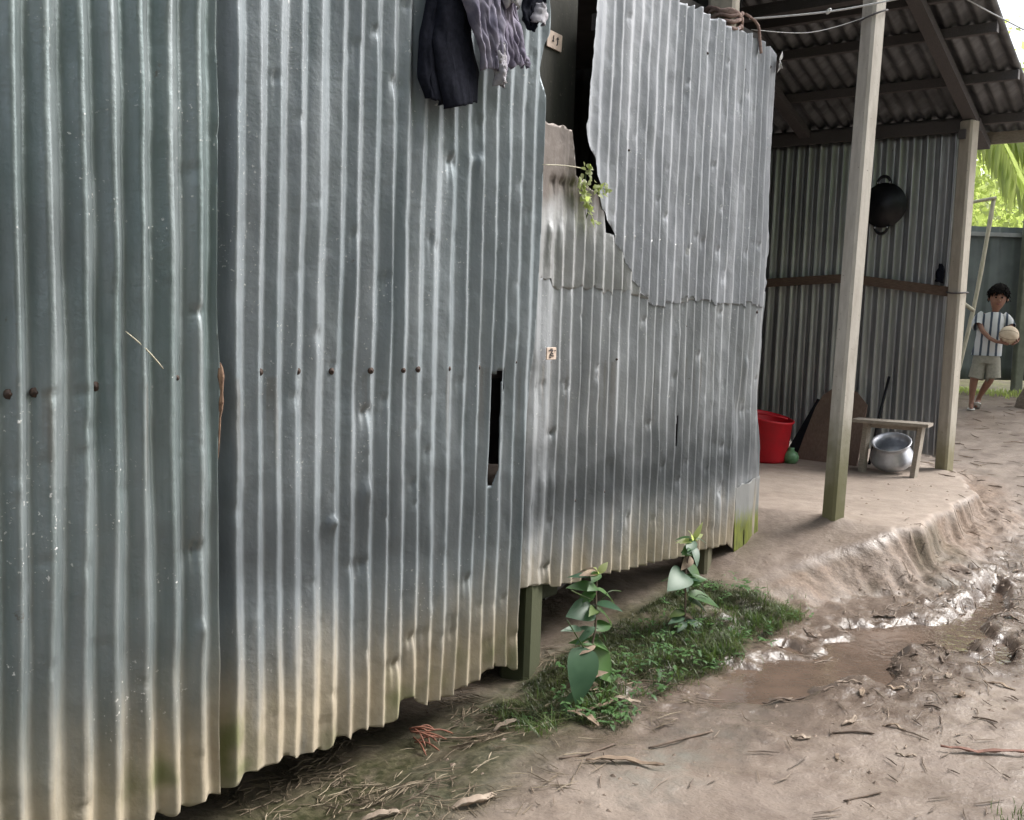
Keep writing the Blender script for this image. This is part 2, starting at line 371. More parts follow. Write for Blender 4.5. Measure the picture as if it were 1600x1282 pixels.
col = b.mix(b.math('MULTIPLY', at('green'), b.ramp(b.noise(16, 5), .25, .55, .55, 1)), col, b.mix(b.ramp(b.noise(38, 4), .35, .65), (.034, .036, .017), (.085, .078, .045)))
col = b.mix(b.math('MULTIPLY', at('pale'), b.ramp(n2, .35, .7, 0, .55)), col, (.30, .32, .28))
col = b.mix(b.math('MULTIPLY', at('wet'), b.ramp(n2, .3, .6, .45, .9)), col, (.095, .069, .054))
rg = b.math('SUBTRACT', b.ramp(b.noise(2.5, 5, .6), .35, .65, .30, .62), b.math('MULTIPLY', at('wet'), b.ramp(b.noise(9, 4), .28, .52, .2, .5)), True); rg = b.math('MAXIMUM', rg, .1); rg = b.math('ADD', rg, b.math('MULTIPLY', at('bank'), .4), True); rg = b.math('ADD', rg, b.math('MULTIPLY', at('flat'), .25), True)
nr = b.bump(n2, .55, .022); nr = b.bump(n3, .5, .006, nr); nr = b.bump(b.noise(180, 3), .35, .002, nr)
M_MUD = b.set(col, rg, 0, nr)
tag(gridmesh('ground', np.stack([GX, GY, GH], -1), None, M_MUD, attrs=dict(wet=GW, green=np.clip(green, 0, 1), flat=GF, pale=pale, litter=litter, bank=sstep(.25, .7, GB) * sstep(4.6, 5.2, GY) * sstep(9, 8, GY))), kind='structure')

b = NB('puddle_water'); nn = b.noise(5, 3)
M_WATER = b.set(b.mix(b.ramp(nn, .3, .7), (.135, .095, .072), (.10, .072, .055)), .05, 0, b.bump(b.noise(16, 3), .3, .012), spec=.7)
px_ = np.linspace(-2.0, -.9, 90); py_ = np.linspace(3.3, 6.7, 240); PX, PY = np.meshgrid(px_, py_, indexing='ij')
ph = ground_h(PX, PY); low = ph < -.012
dil = low.copy()
for a in range(-4, 5):
    for c in range(-4, 5): dil |= np.roll(np.roll(low, a, 0), c, 1)
inside = np.zeros_like(dil)
for cx, cy, rx, ry, an in PUDDLES: inside |= (((PX - cx) / (rx + .16)) ** 2 + ((PY - cy) / (ry + .2)) ** 2) < 1
keep = (dil & inside)[:-1, :-1]
tag(gridmesh('puddle', np.stack([PX, PY, PX * 0 - .021], -1), keep, M_WATER), kind='structure')

# ------------------------------------------------------------------ tin house
house = empty('tin_house', (-2.6, 3.4, 0), 'old house walled with grey corrugated tin sheets, mud stained along the bottom', 'house')
WX = -2.5
def make_surf(base, pitch, ph, amp, seed, dents=(), flatten=None, lean=0., sharp=.1, groove=None):
    D = np.array(dents) if len(dents) else np.zeros((0, 5))
    def f(U, V):
        wob = .16 * vnoise(U * 2.3, V * .5, seed) + .13 * vnoise(U * 9, V * .7, seed + 1) + .03 * vnoise(U * 8, V * 4, seed + 8)
        wob = wob + .10 * sstep(.75, .2, V) * vnoise(U * 5, V * 4.5, seed + 2)
        phi = 2 * math.pi * (U / pitch + ph + wob * .75 + lean * V)
        a = amp * (1 + .28 * vnoise(U * 4.1, V * .7, seed + 3) + .22 * vnoise(U * 13, V * 2.5, seed + 6))
        if flatten is not None: a = a * flatten(U, V)
        s = np.sin(phi); pr = (2 / math.pi) * np.arcsin(.996 * s) * 1.1 if sharp < .1 else np.clip(1.45 * (2 / math.pi) * np.arcsin(.99 * s), -1.02, 1.02) * 1.02 + .12 * s
        x = base + a * pr + .012 * fbm(U * 1.1, V * .9, seed + 4, 3) + .0035 * vnoise(U * 7, V * 5, seed + 5) + .0011 * vnoise(U * 38, V * 16, seed + 11) + .0016 * np.maximum(0, vnoise(U * 24, V * 30, seed + 12) - .35)
        if groove is not None: x = x - groove[2] * np.exp(-((U - groove[0]) / groove[1]) ** 4)
        for du, dv, su, sv_, dp in D:
            g = np.exp(-np.abs((U - du) / su) ** 2.5) * np.where(V > dv, np.exp(-((V - dv) / (sv_ * .35)) ** 2), np.exp(-np.abs((dv - V) / sv_) ** 1.1)); x = x - dp * g * (.35 + .65 * sstep(-.5, .3, s))
        return x
    return f
def sheet(name, u0, u1, v0, v1, surf, mat, left=None, right=None, lo=None, hi=None, holes=(), label=None, du=.0048, dv=.014, axis_x=True, parent=None):
    us = np.arange(u0, u1 + du, du); vv = np.arange(v0, v1 + dv, dv)
    U, V = np.meshgrid(us, vv, indexing='ij')
    for _ in range(2):
        if lo is not None: V = np.maximum(V, lo(U))
        if hi is not None: V = np.minimum(V, hi(U))
        if left is not None: U = np.maximum(U, left(V))
        if right is not None: U = np.minimum(U, right(V))
    X = surf(U, V); P = np.stack([X, U, V], -1)
    a = P[:-1, :-1]; bq = P[1:, :-1]; c = P[1:, 1:]; d = P[:-1, 1:]
    area = np.linalg.norm(np.cross(c - a, d - bq), axis=-1); keep = area > 2e-6
    uc = (U[:-1, :-1] + U[1:, 1:]) / 2; vc = (V[:-1, :-1] + V[1:, 1:]) / 2
    for h in holes: keep &= ~h(uc, vc)
    o = gridmesh(name, P, keep, mat, parent or house, solid=.0012)
    if label: o['label'] = label
    return o
def rdents(n, u0, u1, v0, v1, seed, big=1.):
    r = np.random.default_rng(seed); out = []
    for _ in range(n):
        out.append((r.uniform(u0, u1), r.uniform(v0, v1), r.uniform(.012, .03) * big, r.uniform(.006, .05) * big, r.uniform(.003, .011) * r.choice([1, 1, -.4])))
    return out
# -- sheet A (nearest): right edge lies over sheet B
fA = make_surf(WX + .022, .0835, .05, .0122, 101, rdents(80, .9, 1.8, .05, 2.5, 1, 1.0) + [(1.70, 1.46, .03, .02, .016), (1.68, .78, .035, .05, .02), (1.7, .55, .03, .05, -.012), (1.35, 1.25, .02, .02, .008), (1.27, 1.25, .02, .02, .008)], sharp=.2)
lA = lambda U: .062 + .012 * vnoise(U * 9, U * 0, 71) + .014 * vnoise(U * 30, U * 0, 72) - .05 * sstep(1.3, 1.75, U)
A = sheet('wall_sheet', .55, 1.775, .0, 2.75, fA, M_A, right=lambda V: 1.764 - .005 * vnoise(V * 4, V * 0, 73), lo=lA, label='greenish grey corrugated sheet with a long straight overlapping edge')
# -- sheet B
slit1 = lambda u, v: (np.abs(u - (3.035 - .012 * (1.2 - v))) < .021 * sstep(.78, .86, v) + .004) & (v < 1.235 + (u - 3.03) * .35) & (v > .80)
slit2 = lambda u, v: (np.abs(u - (3.083 + .05 * (v - 1.1))) < .004 + .009 * sstep(.98, 1.2, v)) & (v < 1.24) & (v > .97)
fB = make_surf(WX + .004, .0765, .30, .0122, 201, rdents(130, 1.8, 3.25, .05, 2.6, 2) + [(2.37, 1.13, .03, .04, .022), (2.44, 1.17, .02, .02, .012), (2.21, .78, .03, .02, -.022), (2.35, .86, .03, .09, -.016), (2.33, .62, .04, .03, .02), (2.88, 2.02, .03, .05, -.02), (2.76, 2.0, .03, .05, .02), (2.62, .30, .05, .05, .016), (2.9, .45, .03, .05, .014), (2.52, .22, .04, .05, .02), (2.7, .38, .02, .04, -.014)], lean=-.03, sharp=.02, groove=(1.775, .045, .032))
lB = lambda U: .03 + .016 * vnoise(U * 7, U * 0, 81) + .02 * vnoise(U * 26, U * 0, 82) + .02 * sstep(2.2, 3.2, U) - .03 * np.exp(-((U - 2.5) / .03) ** 2) + .05 * np.exp(-((U - 2.58) / .05) ** 2)
rB = lambda V: 3.235 + .052 * sstep(.2, 2.3, V) + .006 * vnoise(V * 3, V * 0, 83) + .02 * np.exp(-((V - 2.55) / .1) ** 2) - .03 * sstep(2.3, 2.42, V) * sstep(2.6, 2.5, V)
B = sheet('wall_sheet', 1.68, 3.32, .0, 2.75, fB, M_B, right=rB, lo=lB, holes=(slit1, slit2), label='grey corrugated sheet with a black vertical slit torn in it')
# -- sheet C (upper, torn left edge) and D (lower)
cz = [1.35, 1.60, 1.795, 1.80, 1.87, 1.92, 1.98, 2.02, 2.06, 2.14, 2.20, 2.255, 2.27, 2.35, 2.5, 2.8, 3.1]
cu_ = [4.5, 4.05, 3.86, 3.845, 3.80, 3.74, 3.715, 3.73, 3.69, 3.66, 3.61, 3.585, 3.605, 3.615, 3.63, 3.65, 3.67]
lC = lambda V: np.interp(V, cz, cu_) + .006 * vnoise(V * 40, V * 0, 91) + .004 * vnoise(V * 90, V * 0, 92)
fC = make_surf(WX - .005, .0765, .12, .0115, 401, rdents(60, 3.7, 5.4, 1.6, 2.9, 3), lean=-.03, sharp=.02,
    flatten=lambda U, V: 1 - .7 * sstep(1.8, 1.95, V) * np.exp(-np.maximum(0, U - lC(V)) / .06) - .5 * sstep(5.28, 5.36, U))
rC = lambda V: 5.385 + .025 * sstep(2.4, 1.6, V) + .012 * vnoise(V * 9, V * 0, 93) + .008 * vnoise(V * 30, V * 0, 94) + .02 * np.exp(-((V - 2.85) / .04) ** 2)
cl_ = lambda U: 1.54 + .022 * vnoise(U * 9, U * 0, 95) + .018 * vnoise(U * 33, U * 0, 96)
tC = lambda U: 2.935 + .012 * vnoise(U * 11, U * 0, 97) + .010 * vnoise(U * 31, U * 0, 98) - .03 * sstep(5.33, 5.4, U)
Cs = sheet('wall_sheet', 3.56, 5.45, 1.42, 3.0, fC, M_C, left=lC, right=rC, lo=cl_, hi=tC, label='pale corrugated sheet with a ragged torn left edge')
fD = make_surf(WX - .0095, .0765, .12, .0115, 401, rdents(110, 3.3, 5.4, .3, 1.6, 4) + [(3.42, .98, .03, .02, .02), (3.40, .75, .05, .2, -.012), (5.0, .56, .03, .05, .018), (4.95, .5, .02, .06, -.012), (5.15, .95, .03, .2, .014), (5.2, 1.2, .03, .15, -.012), (3.42, .40, .04, .03, .02)], lean=-.03, sharp=.02,
    flatten=lambda U, V: 1 - .75 * np.exp(-((U - 3.36) / .07) ** 2) - .7 * sstep(5.1, 5.25, U) * sstep(.85, .55, V) - .5 * sstep(5.28, 5.36, U) - .0 * V)
lD = lambda U: np.interp(U, [3.15, 3.36, 3.46, 3.49, 4.0, 4.6, 5.1, 5.14, 5.2, 5.5], [.345, .335, .32, .30, .275, .245, .225, .19, .175, .165]) + .006 * vnoise(U * 26, U * 0, 84)
rD = lambda V: 5.415 + .04 * sstep(1.2, .4, V) + .008 * vnoise(V * 7, V * 0, 85) - .02 * np.exp(-((V - 1.05) / .15) ** 2)
crack = lambda u, v: (np.abs(u - 4.495 - .03 * (v - .9)) < .004) & (v > .80) & (v < .97)
Dm = sheet('wall_sheet', 3.16, 5.47, .12, 1.68, fD, M_D, left=lambda V: 3.17 + .03 * sstep(.3, 1.6, V) + .005 * vnoise(V * 5, V * 0, 86), right=rD, lo=lD, hi=lambda U: 1.615 + 0 * U, holes=(crack,), label='pale corrugated sheet hung lower, muddy along its hem')
# algae-green flattened end of the hem
b = NB('algae_tin'); x_, y_, z_ = b.xyz(); nz = b.noise(9, 4, .6, b.mapped((6, 6, 1.5)))
M_ALG = b.set(b.mix(b.ramp(b.math('ADD', z_, b.math('MULTIPLY', nz, .12)),   .36, .48), b.mix(b.ramp(nz, .35, .65), (.24, .27, .05), (.15, .17, .045)), (.30, .305, .30)), .55, .3, b.bump(nz, .3, .004))
sheet('hem_strip', 5.17, 5.465, .12, .60, make_surf(WX + .004, .24, .1, .010, 451, sharp=0), M_ALG, lo=lambda U: .165 + .006 * vnoise(U * 22, U * 0, 87), hi=lambda U: .53 + .12 * (U - 5.17) + .012 * vnoise(U * 31, U * 0, 88), right=lambda V: 5.455 + .004 * vnoise(V * 9, V * 0, 89), holes=(lambda u, v: (np.abs(u - 5.262) < .005) & (v < .27),), label='flat green algae covered strip at the end of the hem')
# flat old brown sheet behind the gap
fF = make_surf(WX - .0075, .0765, .12, .0115, 401, [(3.45, 2.0, .1, .05, .02), (3.4, 1.8, .06, .1, -.012)], lean=-.03, sharp=.02, flatten=lambda U, V: 1 - .6 * sstep(1.7, 1.95, V) - .5 * np.exp(-((U - 3.36) / .07) ** 2))
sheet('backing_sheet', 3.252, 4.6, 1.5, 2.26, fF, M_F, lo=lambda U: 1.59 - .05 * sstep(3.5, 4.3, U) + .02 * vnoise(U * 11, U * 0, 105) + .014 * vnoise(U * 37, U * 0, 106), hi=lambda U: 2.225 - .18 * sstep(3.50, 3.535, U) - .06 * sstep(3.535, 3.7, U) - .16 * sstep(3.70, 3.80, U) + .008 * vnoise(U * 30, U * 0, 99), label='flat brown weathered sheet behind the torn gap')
# nails
def nails(parent, f, pts, r0=.011):
    for i, (u, v, k) in enumerate(pts):
        x = float(f(np.array([u]), np.array([v]))[0]); r = r0 * k
        V_, F_ = lathe_vf([(r * 1.1, -.006), (r * 1.05, .0005), (r * .9, .002), (r * .45, .0025), (r * .38, .005), (.0005, .0055)], (x, u, v), 12, (1, 0, 0))
        o = obj('nail', V_, F_, M_NAIL, None, True); C.objects.unlink(o); C.objects.link(o); o.parent = parent
nails(A, fA, [(1.166, 1.25, 1.1), (1.235, 1.25, 1.1), (1.398, 1.257, 1.15), (1.628, 1.272, .7)])
nails(B, fB, [(1.79, 1.30, 1.2), (1.925, 1.277, 1), (2.07, 1.275, .95), (2.213, 1.27, .95), (2.37, 1.268, .95), (2.525, 1.264, .8), (2.60, 1.265, 1), (2.765, 1.262, .8), (2.93, 1.262, .8), (3.16, 1.275, .5)])
nails(Cs, fC, [(3.95, 2.2, .5), (4.6, 2.75, .6), (5.0, 2.75, .6), (5.33, 2.83, .9)])
nails(Dm, fD, [(4.53, 1.42, .6), (3.9, 1.27, .5), (5.3, 1.5, .9), (3.62, .66, .6), (3.85, .67, .5)])
# rusted gash on sheet edge, straw and wire splinters stuck in the wall
gash = obj('rust_scab', *merge(tube_vf(spline([(-2.485, 1.772, 1.31), (-2.48, 1.774, 1.22), (-2.485, 1.77, 1.13), (-2.487, 1.768, 1.03)], 12), [.004, .009, .012, .008, .006, .009, .008, .005, .006, .005, .004, .003, .001], 6)), mat_simple('rust_flake', (.22, .14, .09), (.07, .035, .022), 40, .9), house)
def straw(a, b, r, mt=M_BAM):
    o = obj('straw', *tube_vf(spline([a, (Vector(a) + Vector(b)) / 2 + Vector((.006, 0, .004)), b], 6), [r * .6, r, r, r, r, r, r * .5], 5), mt, None, True)
    return o
for i, (a, b_, lb) in enumerate([(( -2.478, 1.475, 1.40), (-2.46, 1.575, 1.30), 'thin straw stuck across a ridge of the greenish tin sheet'), ((-2.47, 2.62, 2.38), (-2.465, 2.75, 2.34), 'pale straw lying across the black hanging trousers'),
     ((-2.475, 3.26, 2.05), (-2.48, 3.55, 2.07), 'straw bridging the torn gap above the leafy sprig')]):
    tag(straw(a, b_, .0022), lb, 'straw')
# posts inside the wall line
obj('board_post', *beam_vf((-2.70, 3.56, .2), (-2.70, 3.56, 4.55), .30, .11, .012, roll=(1, 0, 0)), M_POSTD, house)['label'] = 'dark olive board standing behind the torn gap'
obj('post', *beam_vf((-2.60, 3.375, -.2), (-2.60, 3.385, 1.1), .15, .14, .02, roll=(1, .25, 0)), M_POST2, house)['label'] = 'thick mossy post foot under the sheet joint'
o = obj('post', *beam_vf((-2.60, 4.93, -.05), (-2.60, 4.93, 4.2), .14, .14, .015, roll=(1, .3, 0)), mat_post('post_wall', (.46, .42, .35), (.34, .31, .26), .95, (.25, .7), (.09, .085, .045)), house)
obj('post', *beam_vf((-2.62, .9, -.2), (-2.62, .9, 4.), .14, .14, .015), M_POSTD, house)
# rails behind the sheets
for z in (1.25, 2.72):
    obj('rail', *beam_vf((-2.585, .3, z), (-2.585, 3.2, z), .05, .08), M_WOODY, house)
    obj('rail', *beam_vf((-2.585, 3.75, z), (-2.585, 5.38, z), .045, .07), M_WOODY, house)
# other walls of the house, plus a partition and ceiling added for darkness
def plain_wall(name, p0, p1, z0, z1, mat, parent, pitch=.1, amp=.013, seed=0, lo=None):
    p0 = Vector(p0); p1 = Vector(p1); L = (p1 - p0).length; d = (p1 - p0) / L; nrm = Vector((d.y, -d.x))
    us = np.arange(0, L + .008, .0085); vv = np.linspace(z0, z1, 40); U, V = np.meshgrid(us, vv, indexing='ij')
    if lo is not None: V = np.maximum(V, lo(U))
    off = amp * (1 + .15 * vnoise(U * 5, V, seed)) * np.sin(2 * math.pi * (U / pitch + .12 * vnoise(U * 2, V * .8, seed + 1))) + .012 * fbm(U * 1.2, V, seed + 2, 2)
    P = np.stack([p0.x + d.x * U + nrm.x * off, p0.y + d.y * U + nrm.y * off, V], -1)
    return gridmesh(name, P, None, mat, parent, solid=.0012)
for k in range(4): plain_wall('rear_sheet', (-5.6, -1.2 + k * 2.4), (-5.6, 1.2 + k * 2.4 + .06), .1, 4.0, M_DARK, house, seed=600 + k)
for k in range(3): plain_wall('shade_partition', (-2.85 - k * .92, 5.62), (-3.78 - k * .92, 5.62), .36, 3.85, M_DARK, house, seed=620 + k)  # added out of view so that the slits open onto darkness
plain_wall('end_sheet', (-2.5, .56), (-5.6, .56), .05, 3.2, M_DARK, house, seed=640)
obj('shade_ceiling', *box_vf((-4.1, 3.05, 3.04), (2.85, 5.0, .03)), M_DARK, house)  # added to block light from above and keep the torn gap dark
# floor frame glimpsed under the hem
obj('floor_beam', *beam_vf((-2.78, 3.75, .16), (-3.02, 4.95, .27), .05, .05), M_WOODY, house)
for p in ((-3.0, 4.72, .1), (-2.92, 4.95, .1)):
    obj('floor_leg', *beam_vf((p[0], p[1], .0), (p[0] - .02, p[1] + .03, .32), .035, .035), M_WOODY, house)

# small cards nailed to the wall
def strokes(parent, name, o, u, v, segs, w_=.0045):
    vf = []
    for a, b_ in segs:
        vf.append(beam_vf(o + u * a[0] + v * a[1], o + u * b_[0] + v * b_[1], w_, .0016, roll=(1, 0, 0)))
    p = obj(name, *merge(*vf), M_INK); p.parent = parent; return p
def card(cx, cy, cz_, wd, ht, tilt, label, segs):
    t = bpy.data.objects.new('number_card', None); C.objects.link(t); t['_e'] = 1; t.location = (cx, cy, cz_ - ht / 2); tag(t, label, 'card')
    u = Vector((0, math.cos(tilt), math.sin(tilt))); v = Vector((0, -math.sin(tilt), math.cos(tilt))); n = Vector((1, 0, 0))
    pl = obj('plate', *box_vf((cx, cy, cz_), (wd, ht, .006), axes=(u, v, n), bev=.003), M_TAG, t)
    s = strokes(None, 'marking', Vector((cx + .005, cy, cz_)), u, v, segs); s.parent = t; s.matrix_parent_inverse = Matrix.Translation(-t.location)
xT = float(fD(np.array([3.355]), np.array([1.306])).max()) + .02
card(-2.47, 3.352, 1.308, .066, .05, .0, 'small square card with scribbled marks nailed at the sheet joint', [((-.022, .012), (.006, .014)), ((.006, .014), (-.014, -.006)), ((-.014, -.006), (.014, -.010)), ((-.004, .004), (.008, -.002)), ((-.016, -.014), (-.006, -.016)), ((.018, .012), (.024, .012)), ((-.010, .018), (.002, .019))])
card(-2.639, 3.53, 2.60, .104, .07, -.06, 'pale card with two short ink marks on the dark post', [((-.012, .018), (-.012, -.004)), ((-.02, -.004), (-.008, -.006)), ((.018, .018), (.018, -.010)), ((.010, .010), (.024, .012)), ((.018, -.010), (.012, -.016))])

# ------------------------------------------------------------------ porch
porch = empty('porch_shelter', (-3.2, 7, .32), 'open porch with sloping corrugated tin roof, concrete posts and a sooty end wall', 'porch')
def rz_(y): return 3.02 - .36 * (y - 8.32)
c30, s30 = math.cos(.42), math.sin(.42)
obj('post', *beam_vf((-2.16, 5.72, .24), (-2.10, 5.74, 3.97), .102, .096, .014, roll=(s30, c30, 0)), M_POST, porch)['label'] = 'tall square concrete post, mossy at its foot'
obj('post', *beam_vf((-2.26, 8.24, .24), (-2.245, 8.2, 2.965), .108, .10, .014, roll=(s30 * .8, c30, 0)), mat_post('post_corner', (.55, .505, .43), (.42, .38, .315), .8, (.3, .8), (.20, .18, .08)), porch)['label'] = 'shorter concrete post at the outer corner of the end wall'
obj('wire_tie', *tube_vf([Vector((-2.252 + .076 * math.cos(a), 8.222 + .076 * math.sin(a), 1.69 + .004 * math.cos(a * 2))) for a in np.linspace(0, 6.3, 20)], .006, 6), M_WOODY, porch, True)
obj('mortise_block', *box_vf((-2.275, 8.138, 2.86), (.05, .02, .07)), M_WOODY, porch)
# end wall sheets (three) of sooty tin
elo = lambda s: (lambda U: .405 + .012 * vnoise(U * 6, U * 0, s) + .01 * vnoise(U * 25, U * 0, s + 1))
plain_wall('end_wall_sheet', (-3.02, 8.32), (-2.27, 8.32), .36, 2.93, M_IN, porch, .104, .023, 701, elo(1))
plain_wall('end_wall_sheet', (-3.95, 8.335), (-2.98, 8.335), .36, 2.93, M_IN, porch, .098, .023, 711, elo(3))
plain_wall('end_wall_sheet', (-4.9, 8.32), (-3.9, 8.32), .36, 2.93, M_IN, porch, .1, .023, 721, elo(5))
plain_wall('end_wall_sheet', (-5.7, 8.335), (-4.85, 8.335), .36, 2.93, M_IN, porch, .1, .023, 731, elo(7))
obj('batten', *beam_vf((-3.12, 8.275, 1.795), (-2.33, 8.275, 1.70), .035, .075), M_WOOD, porch)['label'] = 'brown wooden batten across the end wall'
obj('batten', *beam_vf((-4.6, 8.28, 1.70), (-3.10, 8.285, 1.80), .035, .07), M_WOOD, porch)
obj('wall_plate', *beam_vf((-5.6, 8.27, 2.93), (-2.19, 8.27, 2.945), .05, .09), M_WOODY, porch)
# roof
def roof_sheet(x0, x1, y0, y1, sgn, seed, parent):
    us = np.arange(x0, x1 + .008, .0095); vv = np.linspace(y0, y1, 26); U, V = np.meshgrid(us, vv, indexing='ij')
    zb = rz_(V) if sgn > 0 else rz_(3.4) - .36 * (3.4 - V)
    Z = zb + .055 + .016 * np.sin(2 * math.pi * (U / .108 + .06 * vnoise(U * 2, V, seed))) + .006 * vnoise(U * 2, V * 2, seed + 1)
    return gridmesh('roof_sheet', np.stack([U, V, Z], -1), None, M_ROOF, parent, solid=.0012)
for k in range(5):
    x1 = -1.845 - k * .8; xh = x1 - .42; ra = roof_sheet(x1 - .84, x1, 5.4, 8.72 + .02 * (k % 2), 1, 800 + k, porch)
    rb = roof_sheet(xh - .84, xh, 3.4, 5.55, 1, 820 + k, house); rb.location.z += .035
    rc = roof_sheet(xh - .84, xh, -.9, 3.42, -1, 840 + k, house); rc.location.z += .04
for i, y in enumerate((5.75, 6.45, 6.93, 7.31, 7.86, 8.40)):
    obj('purlin', *beam_vf((-5.7, y, rz_(y) + .0), (-1.87 + .02 * (i % 3), y, rz_(y) + .005), .05, .065), M_WOODY, porch)
obj('fascia', *beam_vf((-5.7, 8.66, rz_(8.66) - .005), (-1.86, 8.66, rz_(8.66)), .03, .09), M_WOODG, porch)
for i, x in enumerate((-2.24, -3.55, -4.9)):
    obj('rafter', *beam_vf((x, 8.62, rz_(8.62) - .075), (x, 3.45, rz_(3.45) - .075), .09, .06), M_WOODY, porch)
for x in (-2.24, -3.55, -4.9):
    obj('rafter', *beam_vf((x, 3.4, rz_(3.4) - .075), (x, -.8, rz_(3.4) - .36 * 4.2 - .075), .07, .08), M_WOODY, house)
obj('tie_beam', *beam_vf((-5.6, 6.66, 3.52), (-2.12, 6.66, 3.54), .09, .08), M_WOODY, porch)

# rope lashing, cords
rp = []
for k in range(6):
    z = 2.945 + k * .018
    rp.append(tube_vf([Vector((-2.60 + .095 * math.cos(a), 4.93 + .095 * math.sin(a), z + .02 * math.sin(a + k) + .008 * math.sin(5 * a + k))) for a in np.linspace(0, 6.283, 26)], .011, 6))
rp.append(tube_vf(spline([(-2.51, 5.0, 3.03), (-2.49, 5.10, 3.0), (-2.492, 5.14, 2.93), (-2.485, 5.15, 2.86)], 8), .008, 6))
tag(obj('rope_lashing', *merge(*rp), M_ROPE, None, True), 'brown rope wound round the post top above the tin wall', 'rope')
def knot(c, r):
    V_, F_ = [], []
    for k in range(3):
        v, f = tube_vf([Vector(c) + Vector((r * math.cos(a) * (1 if k != 1 else .3), r * math.sin(a) * (.4 if k == 0 else 1), r * math.sin(a * 1 + k) * (.9 if k else .3))) for a in np.linspace(0, 6.28, 12)], .004, 5)
        V_, F_ = merge((V_, F_), (v, f))
    return V_, F_
tag(obj('clothesline', *merge(tube_vf(spline([(-2.52, 5.06, 3.02), (-2.149, 5.2, 3.035), (-1.804, 5.3, 3.075), (-1.0, 5.55, 3.20), (.6, 6.1, 3.5)], 30), .0048, 6), knot((-2.149, 5.2, 3.037), .011)), M_CORD, None, True), 'white clothesline cord with a knot tied to the roped post', 'cord')
tag(obj('thin_wire', *tube_vf(spline([(-2.515, 5.08, 2.97), (-2.33, 5.4, 3.0), (-2.15, 5.7, 3.12), (-2.11, 5.75, 3.16)], 16), .0022, 5), M_CORD, None, True), 'thin sagging wire running below the knotted clothesline', 'wire')
tag(obj('wire_ring', *tube_vf([Vector((-2.115 + .074 * math.cos(a), 5.735 + .074 * math.sin(a), 3.13 + .03 * math.cos(a - .7))) for a in np.linspace(0, 6.3, 22)], .005, 6), M_WOODY, None, True), 'dark wire loop tied round the tall concrete post', 'wire')
tag(obj('roof_cord', *tube_vf(spline([(-2.02, 6.9, 3.52), (-1.85, 7.0, 3.41), (-1.63, 7.05, 3.27), (-1.2, 7.2, 3.0), (-.2, 7.6, 2.6)], 20), .0045, 6), M_CORD, None, True), 'white cord strung from the roof corner towards the trees', 'cord')

V_, F_ = [], []
for k in range(7):
    v, f = leaf_vf((-2.475, 5.355 + .006 * (k % 3), 2.865 - .006 * k), (math.cos(k * 2.1) * .4 + .3, math.sin(k * 1.7) + .4, math.cos(k * 1.3)), (1, .2, .4), .05, .03, .5, 5)
    V_, F_ = merge((V_, F_), (v, f))
tag(obj('white_scrap', V_, F_, M_CORD, None, True), 'small white plastic scrap snagged on the top corner of the tin wall', 'scrap')
# ------------------------------------------------------------------ hanging clothes
def cloth(name, L, Rr, mat, x0, folds, depth, seed, parent=None, n=46, m=60, taper=True):
    """L, Rr: lists of (y, z) down the left and right edges"""
    def resample(P, k):
        P = np.array(P, float); d = np.r_[0, np.cumsum(np.linalg.norm(np.diff(P, axis=0), axis=1))]; t = np.linspace(0, d[-1], k)
        return np.stack([np.interp(t, d, P[:, 0]), np.interp(t, d, P[:, 1])], -1)
    l = resample(L, m); r = resample(Rr, m); s = np.linspace(0, 1, n)[:, None, None]
    P = l[None] * (1 - s) + r[None] * s
    T = np.linspace(0, 1, m)[None, :]; S = np.linspace(0, 1, n)[:, None] + 0 * T
    fold = .75 * np.sin(2 * math.pi * (S * folds + .8 * vnoise(S * 2.2, T * 2.4, seed) + .9 * T)) * (.35 + .65 * vnoise(S * 3, T * 3, seed + 21)) + .6 * fbm(S * (6 if folds > 1 else 2.2), T * (4 if folds > 1 else 3), seed + 3, 3)
    edge = np.sin(math.pi * np.clip(S, 0, 1)) ** .5
    X = x0 + depth * fold + .03 * edge + (.012 if folds > 1 else .002) * fbm(S * 12, T * 9, seed + 7, 2)
    X = np.maximum(X, WX + .028)
    Y = P[..., 0] + .008 * vnoise(S * 9, T * 8, seed + 9); Z = P[..., 1] + (.014 if folds > 1 else .003) * vnoise(S * 9, T * 3, seed + 5)
    o = gridmesh(name, np.stack([X, Y, Z], -1), None, mat, parent, solid=.004); return o
t = empty('trousers', (-2.43, 2.7, 2.17), 'black trousers hanging down the tin wall', 'trousers')
cloth('leg', [(2.66, 2.74), (2.60, 2.50), (2.585, 2.36), (2.61, 2.24), (2.632, 2.158)], [(2.80, 2.74), (2.76, 2.55), (2.765, 2.42), (2.815, 2.31), (2.80, 2.205)], M_BLACK, -2.435, .45, .010, 901, t)
cloth('leg', [(2.62, 2.74), (2.575, 2.50), (2.55, 2.38), (2.548, 2.25), (2.575, 2.185)], [(2.72, 2.74), (2.68, 2.5), (2.66, 2.36), (2.66, 2.24), (2.65, 2.172)], M_BLACK, -2.466, .5, .006, 911, t)
t = empty('shirt', (-2.40, 2.85, 2.30), 'lilac grey crumpled shirt hanging over the black trousers', 'shirt')
cloth('body', [(2.62, 2.76), (2.65, 2.57), (2.69, 2.46), (2.745, 2.37), (2.775, 2.31)], [(2.84, 2.76), (2.85, 2.58), (2.885, 2.46), (2.905, 2.38), (2.89, 2.325)], M_LILAC, -2.385, 4.3, .013, 921, t, 70, 70)
